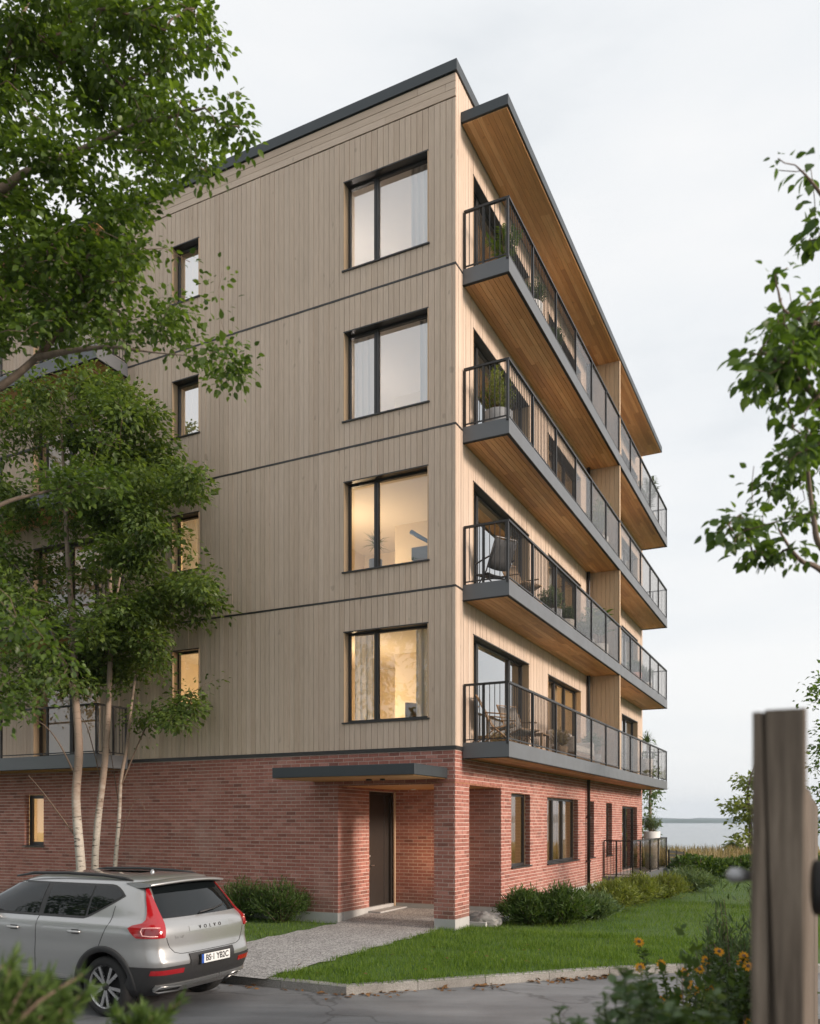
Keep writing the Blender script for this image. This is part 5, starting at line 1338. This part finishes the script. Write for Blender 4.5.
def potted(name, label, loc, kind, h, pr, ph, potm, leafm, seed, group='plants on the balconies', scale=1.):
    root = empty(name, loc, ANG); tag(root, label, 'potted plant', group); rg = np.random.default_rng(seed)
    mb = MB(); mb.lathe([(0, 0), (pr * .74, 0), (pr * .80, .01), (pr * .97, ph * .6), (pr, ph), (pr * .9, ph), (pr * .88, ph - .04), (0, ph - .045)], 22); mb.build('pot', potm, root)
    pos = []; dr = []; nm = []; sz = []; mb = MB(); k_ = 'small'
    if kind == 'bush':
        k_ = 'narrow'; n = 46; H_ = h - ph
        for i in range(n):
            a = rg.uniform(0, 6.283); r = rg.random() ** .5 * pr * 1.15; tip = np.array([math.cos(a) * r, math.sin(a) * r, ph + H_ * (1 - .45 * (r / pr / 1.2) ** 2) * rg.uniform(.55, 1.05)]); b = np.array([tip[0] * .2, tip[1] * .2, ph - .05]); mb.tube([b, (b + tip) / 2, tip], [.007, .005, .002], 4)
            for j in range(40):
                u = .3 + .7 * rg.random(); pos.append(b + (tip - b) * u + rg.normal(0, .03, 3)); dr.append((tip - b) / np.linalg.norm(tip - b) * .8 + rg.normal(0, .6, 3)); nm.append(rg.normal(0, .7, 3) + np.array([0, 0, .6])); sz.append(rg.uniform(.06, .12) * scale)
    elif kind == 'rubber':
        k_ = 'broad'; H_ = h - ph
        for i in range(5):
            a = i * 1.3 + seed; tip = np.array([math.cos(a) * .12, math.sin(a) * .12, h * rg.uniform(.8, 1)]); b = np.array([math.cos(a) * .03, math.sin(a) * .03, ph - .05]); mb.tube([b, (b + tip) / 2, tip], [.013, .010, .006], 6)
            for j in range(9):
                u = .35 + .65 * j / 8; th = j * 2.3 + a; pos.append(b + (tip - b) * u); dr.append((math.cos(th), math.sin(th), .55)); nm.append((-math.cos(th) * .5, -math.sin(th) * .5, 1)); sz.append(rg.uniform(.26, .40) * scale)
    elif kind == 'yucca':
        k_ = 'blade'; mb.tube([(0, 0, ph - .05), (.01, 0, h - .32)], [.028, .022], 8); H_ = h - .32
        for i in range(70):
            th = rg.uniform(0, 6.283); el = rg.uniform(-.35, 1.5); pos.append((.01, 0, H_ - rg.uniform(0, .12))); dr.append((math.cos(th) * math.cos(el), math.sin(th) * math.cos(el), math.sin(el))); nm.append((-math.cos(th), -math.sin(th), .6)); sz.append(rg.uniform(.30, .46) * scale)
    elif kind == 'palm':
        k_ = 'narrow'
        for i in range(13):
            a = i * 2.4 + seed; lean = rg.uniform(.12, .42); tip = np.array([math.cos(a) * lean, math.sin(a) * lean, h * rg.uniform(.75, 1.0)]); b = np.array([0, 0, ph - .04]); m1_ = np.array([tip[0] * .25, tip[1] * .25, ph + (tip[2] - ph) * .6]); mb.tube([b, m1_, tip], [.008, .006, .002], 4)
            for j in range(26):
                u = j / 26; q = m1_ + (tip - m1_) * u if j > 4 else b + (m1_ - b) * (.5 + u * 2); s_ = 1 if j % 2 else -1; pos.append(q); dr.append((-math.sin(a) * s_ + math.cos(a) * .5, math.cos(a) * s_ + math.sin(a) * .5, .25)); nm.append((0, 0, 1)); sz.append(rg.uniform(.13, .22) * scale)
    link('foliage', leaves_mesh('foliage', np.array(pos), dr, nm, sz, k_, leafm), root)
    mb.build('stem', M['twig'], root); return root
BZ = [b + .312 for b in BAL0]
potted('potted_olive', 'tall bushy olive like plant in a round grey pot at the balcony corner', L(.50, 1.02, BZ[2]), 'bush', 1.42, .30, .46, M['potgrey'], M['leaf_olive'], 1)
potted('potted_palm', 'bright green leafy plant in a grey pot on the topmost balcony corner', L(.50, 1.5, BZ[3]), 'palm', 1.4, .2, .42, M['potgrey'], M['leaf_near'], 2)
potted('potted_bush', 'small green plant in a large white pot on the topmost balcony', L(.62, 2.75, BZ[3]), 'bush', 1.0, .26, .46, M['potwhite'], M['leaf_shrub'], 3)
potted('potted_bush', 'round dark plant beside the topmost balcony glass', L(.62, 4.3, BZ[3]), 'bush', .75, .24, .30, M['potgrey'], M['leaf_shrub'], 4)
potted('potted_palm', 'feathery palm against the sky at the far end of the topmost balcony', L(.55, 16.6, BZ[3]), 'palm', 1.75, .26, .45, M['potwhite'], M['leaf_grey'], 5, scale=1.5)
potted('potted_bush', 'tall yellow green plant against the partition of the balcony below the top one', L(.55, 9.1, BZ[2]), 'bush', 1.62, .3, .40, M['potwhite'], M['leaf_olive'], 6, scale=1.2)
potted('potted_bush', 'grey leaved plant behind the glass of the second balcony up', L(.60, 4.35, BZ[1]), 'bush', .92, .26, .34, M['potgrey'], M['leaf_grey'], 7)
potted('potted_bush', 'white potted plant with short grey leaves on the second balcony up', L(.60, 5.6, BZ[1]), 'bush', .72, .2, .38, M['potwhite'], M['leaf_grey'], 8)
potted('rubber_plant', 'large leaved glossy plant rising above the railing by the partition', L(.58, 9.2, BZ[1]), 'rubber', 1.50, .25, .45, M['potwhite'], M['leaf_near'], 9, scale=1.15)
potted('potted_bush', 'airy tall plant beside the large leaved glossy one', L(.50, 7.9, BZ[1]), 'bush', 1.08, .25, .35, M['potgrey'], M['leaf_grey'], 10)
potted('potted_bush', 'plant in a pink terracotta pot on the far half of a balcony', L(.55, 14.3, BZ[1]), 'bush', 1.0, .24, .45, M['terracotta'], M['leaf_shrub'], 11)
potted('potted_bush', 'leafy plant in a white pot at the far end above the lowest balcony', L(.55, 16.3, BZ[1]), 'bush', 1.05, .22, .4, M['potwhite'], M['leaf_grey'], 12)
potted('potted_yucca', 'spiky yucca in a tall white pot at the end of the lowest balcony', L(.55, 16.5, BZ[0]), 'yucca', 1.72, .22, .75, M['potwhite'], M['leaf_grey'], 13, scale=1.2)
potted('potted_bush', 'dried brown plant beside the sofa on the lowest balcony', L(.62, 5.0, BZ[0]), 'bush', .72, .2, .28, M['wicker'], M['reed'], 14)
potted('potted_bush', 'dark leafy plant beyond the sofa on the lowest balcony', L(.5, 8.6, BZ[0]), 'bush', 1.02, .26, .35, M['potgrey'], M['leaf_grey'], 15)
potted('potted_bush', 'white planter with a plant rising over the terrace railing', L(.60, 17.2, .352), 'bush', 2.05, .30, 1.38, M['potwhite'], M['leaf_grey'], 16, None)
potted('potted_yucca', 'dark spiky house plant inside the third floor window', L(-2.08, .62, 6.73), 'yucca', 1.55, .14, .85, M['potgrey'], M['leaf_dark'], 17, 'plants behind windows', .8)
potted('potted_bush', 'small house plant inside the narrow brick wall window', L(-.45, 3.5, .21), 'bush', 1.25, .16, .85, M['potwhite'], M['leaf_shrub'], 18, 'plants behind windows', .8)
# sling lounge chairs
def lounge(label, loc, rz, mat, frame, group='lounge chairs on the balconies'):
    root = empty('lounge_chair', loc, rz); tag(root, label, 'chair', group)
    for y in (-.27, .27):                      # x forward
        mb = MB(); mb.tube([(.42, y, 0), (-.02, y, .36), (-.34, y, .98)], .014, 6); mb.build('back_rail', frame, root)
        mb = MB(); mb.tube([(-.34, y, 0), (.05, y, .30), (.42, y, .40)], .014, 6); mb.build('seat_rail', frame, root)
        mb = MB(); mb.tube([(-.20, y * 1.12, .62), (.02, y * 1.14, .60), (.30, y * 1.12, .57)], .016, 6); mb.build('armrest', frame, root)
    rows = [[(x, y, z - .03 * (1 - (y / .26) ** 2)) for y in lin(-.26, .26, 9)] for x, z in ((-.33, .96), (-.25, .80), (-.16, .62), (-.06, .43))]
    mb = MB(); mb.grid(rows); mb.build('backrest', mat, root, solid=.01)
    rows = [[(x, y, z - .03 * (1 - (y / .26) ** 2)) for y in lin(-.26, .26, 9)] for x, z in ((-.06, .33), (.08, .33), (.25, .37), (.41, .405))]
    mb = MB(); mb.grid(rows); mb.build('seat', mat, root, solid=.01)
    mb = MB()
    for x, z in ((.41, .02), (-.33, .02), (-.33, .97), (.41, .40)): mb.bar((x, -.27, z), (x, .27, z), .02)
    mb.build('cross_bar', frame, root); return root
lounge('taupe sling lounge chair at the near corner of the lowest balcony', L(.42, 1.02, BZ[0]), ANG + .25, M['sling'], M['teak'])
lounge('second taupe lounge chair behind the balusters of the lowest balcony', L(.45, 2.3, BZ[0]), ANG - .5, M['sling'], M['teak'])
lounge('charcoal lounge chair seen through the end of the second balcony up', L(.45, 1.05, BZ[1]), ANG + 2.6, M['slingd'], M['dark'])
lounge('rattan coloured lounge chair behind the balusters of the second balcony up', L(.48, 2.35, BZ[1]), ANG - .4, M['wicker'], M['teak'])
tb_ = empty('side_table', L(.5, 3.35, BZ[0]), ANG); tag(tb_, 'low slatted teak table beside the lounge chairs', 'table')
mb = MB()
for i in range(7): mb.box(-.28 + i * .082, -.205 + i * .082, -.28, .28, .40, .425)
mb.build('tabletop', M['teak'], tb_)
for x in (-.25, .25):
    for y in (-.25, .25):
        mb = MB(); mb.box(x - .02, x + .02, y - .02, y + .02, 0, .40); mb.build('leg', M['teak'], tb_)
sf = empty('sofa', L(.45, 6.75, BZ[0]), ANG); tag(sf, 'low cream outdoor sofa with lilac cushions on the lowest balcony', 'sofa')
mb = MB(); mb.box(-.36, .36, -.95, .95, .06, .22); mb.build('base', M['teak'], sf, bevel=.01)
mb = MB(); mb.box(-.34, .36, -.93, .93, .225, .40); mb.build('seat', M['cushion'], sf, bevel=.05, seg=4)
mb = MB(); mb.box(-.40, -.24, -.95, .95, .30, .80); mb.build('backrest', M['cushion'], sf, bevel=.06, seg=4)
for y in (-.98, .84):
    mb = MB(); mb.box(-.38, .34, y, y + .14, .20, .60); mb.build('armrest', M['cushion'], sf, bevel=.06, seg=4)
def cushion(label, loc, rz, mat, s=.42):
    mb = MB(); rows = []
    for i in range(9):
        r = []
        for j in range(9):
            a, b = i / 4 - 1, j / 4 - 1; e = (1 - a * a) * (1 - b * b); r.append((.09 * math.sqrt(max(e, 0)), a * s / 2 * (1 - .06 * (1 - b * b)), b * s / 2 * (1 - .06 * (1 - a * a))))
        rows.append(r)
    mb.grid(rows); mb.grid([[(-p[0], p[1], p[2]) for p in r] for r in rows])
    o = mb.build('cushion', mat, None, loc, rz, norms=True); o.rotation_euler = (0, -.25, rz); tag(o, label, 'cushion', 'cushions on the outdoor sofa')
cushion('lilac cushion leaning on the outdoor sofa back', L(.34, 6.35, BZ[0] + .60), ANG, M['lilac']); cushion('cream cushion beside the lilac one on the outdoor sofa', L(.34, 7.0, BZ[0] + .60), ANG + .2, M['cushion']); 
# curtains
def curtain(label, T, u0, u1, z0, z1, depth, seed, mat='curtain', group='curtains behind the windows'):
    rg = random.Random(seed); n = max(8, int((u1 - u0) / .022)); ph = rg.random() * 6; rows = []
    for z, kk in ((z0, 1.15), ((z0 + z1) / 2, 1.), (z1, .8)):
        rows.append([T(u0 + (u1 - u0) * i / n, -depth - .05 * kk * math.sin(i * 1.05 + ph + .6 * math.sin(i * .21)), z) for i in range(n + 1)])
    org = Vector(T((u0 + u1) / 2, -depth, z0)); mb = MB(); mb.grid([[Vector(p) - org for p in r] for r in rows])
    o = mb.build('curtain', M[mat], None, L(*org), ANG); tag(o, label, 'curtain', group)
M['curtain_tan'] = plain('tan curtain fabric', (.40, .28, .17), .95, var=.1, scale=20)
fz = [(front_big[k][2] - .35, front_big[k][3] + .08) for k in range(4)]
curtain('white curtain at the corner side of the top floor square window', TF, -1.12, -.58, *fz[3], .34, 1)
curtain('white curtain filling the narrow sash of the fourth floor square window', TF, -2.44, -1.88, *fz[2], .34, 2)
curtain('white curtain at the corner side of the fourth floor square window', TF, -.93, -.58, *fz[2], .34, 3)
curtain('white curtain in the narrow sash of the lit second floor square window', TF, -2.44, -1.95, *fz[0], .34, 4)
curtain('white curtain at the corner side of the lit second floor square window', TF, -.98, -.58, *fz[0], .34, 5)
for k, nm_ in ((3, 'top'), (2, 'fourth'), (1, 'third')):
    curtain('pale blind like curtain added to brighten the small %s floor window' % nm_, TF, -7.06, -6.22, front_small[k][2] - .1, front_small[k][3] + .05, .34, 6 + k)  # white sheets added to brighten these panes, standing for sky reflection
for k, nm_ in ((0, 'lowest'), (1, 'second'), (2, 'third'), (3, 'topmost')):
    curtain('white curtain inside the corner balcony door of the %s balcony' % nm_, TR, .9, 1.55 + .25 * (k % 2), right_1[k][2], right_1[k][3] + .05, .34, 11 + k)
    curtain('tan curtain behind the middle balcony windows of the %s balcony' % nm_, TR, 6.0, 6.75, right_2[k][2], right_2[k][3] + .05, .36, 21 + k, 'curtain_tan' if k != 1 else 'curtain')
    curtain('tan curtain beside the partition window post of the %s balcony' % nm_, TR, 7.3, 7.95, right_2[k][2], right_2[k][3] + .05, .36, 31 + k, 'curtain_tan' if k != 1 else 'curtain')
    curtain('white curtain inside the far balcony doors of the %s balcony' % nm_, TR, 16.2, 17.4, right_3[k][2], right_3[k][3] + .05, .36, 41 + k)
curtain('tan curtain in the first bay of the wide brick wall window', TR, 6.0, 6.6, .9, 2.8, .36, 51, 'curtain_tan'); curtain('tan curtain in the last bay of the wide brick wall window', TR, 8.1, 8.95, .9, 2.8, .36, 52, 'curtain_tan')
# things seen through the front windows
tel = empty('telescope', L(-.98, .6, 6.98), ANG); tag(tel, 'blue telescope leaning on its stand inside the third floor window', 'telescope')
mb = MB(); mb.tube([(.26, 0, .72), (-.14, 0, .98), (-.26, 0, 1.06)], [.035, .045, .05], 12); mb.build('tube', plain('blue enamel', (.05, .16, .30), .35), tel)
mb = MB(); mb.box(-.18, .3, -.16, .16, .42, .68); mb.build('basket', M['potgrey'], tel, bevel=.02)
for x, y in ((-.12, -.12), (.22, -.12), (.05, .14)):
    mb = MB(); mb.bar((x, y, .42), (x * 1.3, y * 1.3, -.25), .03); mb.build('leg', M['dark'], tel)
for i, (x, lb) in enumerate(((-1.55, 'brown woven chair back, first of two behind the lit second floor window'), (-1.12, 'brown woven chair back nearer the corner behind the lit second floor window'))):
    c = empty('dining_chair', L(x, 1.0, 3.64), ANG + 1.2 + i * .5); tag(c, lb, 'chair', 'dining chairs behind the lit window')
    mb = MB(); mb.box(-.22, .22, -.22, .22, .44, .48); mb.build('seat', M['wicker'], c, bevel=.01)
    rows = [[(.21 * math.sin(a), -.23 * math.cos(a * .8), z) for a in lin(-1., 1., 9)] for z in (.5, .75, .93)]
    mb = MB(); mb.grid(rows); mb.build('backrest', M['wicker'], c, solid=.03)
    for a in (-.19, .19):
        for b in (-.19, .19):
            mb = MB(); mb.bar((a, b, 0), (a, b, .44), .035); mb.build('leg', M['wicker'], c)
# ---- tall trees across the road, seen mirrored in the windows and the car
for i, (x, y, h, r) in enumerate(((-10, -25, 14, 3.), (-15, -30, 17, 4.), (-22, -25, 16, 4), (-27, -32, 19, 4.5))):
    loc = L(x, y, GZ); root = empty('roadside_tree', loc); tag(root, 'tall dark tree across the driveway mirrored in the window panes', 'tree', 'tall trees mirrored in the window panes'); t = Tree(200 + i)
    t.limb([loc, loc + Vector((.1, .1, h * .4)), loc + Vector((-.2, .1, h * .75)), loc + Vector((0, 0, h * .95))], [.28, .22, .12, .04])
    tg = []
    while len(tg) < 95:
        a = random.uniform(0, 6.283); z = random.uniform(.22, 1.02); rr = r * math.sin(math.pi * min(1, (z - .15) * 1.05)) ** .6 * random.random() ** .4; tg.append(loc + Vector((rr * math.cos(a), rr * math.sin(a), z * h)))
    t.grow(tg, .1, .1, 1.2); t.wood('wood', M['bark'], root, .008, 2.2, split=.06, mats2=M['twig']); t.leaves('foliage', M['leaf_dark'], root, 52, .6, .40, 'small', .3, 1., .7)
# ================================================================ AIR
t = NT('thin lake haze'); pv = t.n('ShaderNodeVolumePrincipled'); pv.inputs['Color'].default_value = (.72, .83, .95, 1); pv.inputs['Density'].default_value = 1.7e-4; pv.inputs['Anisotropy'].default_value = .2
t.l(pv.outputs[0], t.out.inputs['Volume'])
mb = MB(); mb.box(-3300, 4800, -120, 3500, -6, 75); hz = mb.build('haze', t.m); tag(hz, kind='stuff')
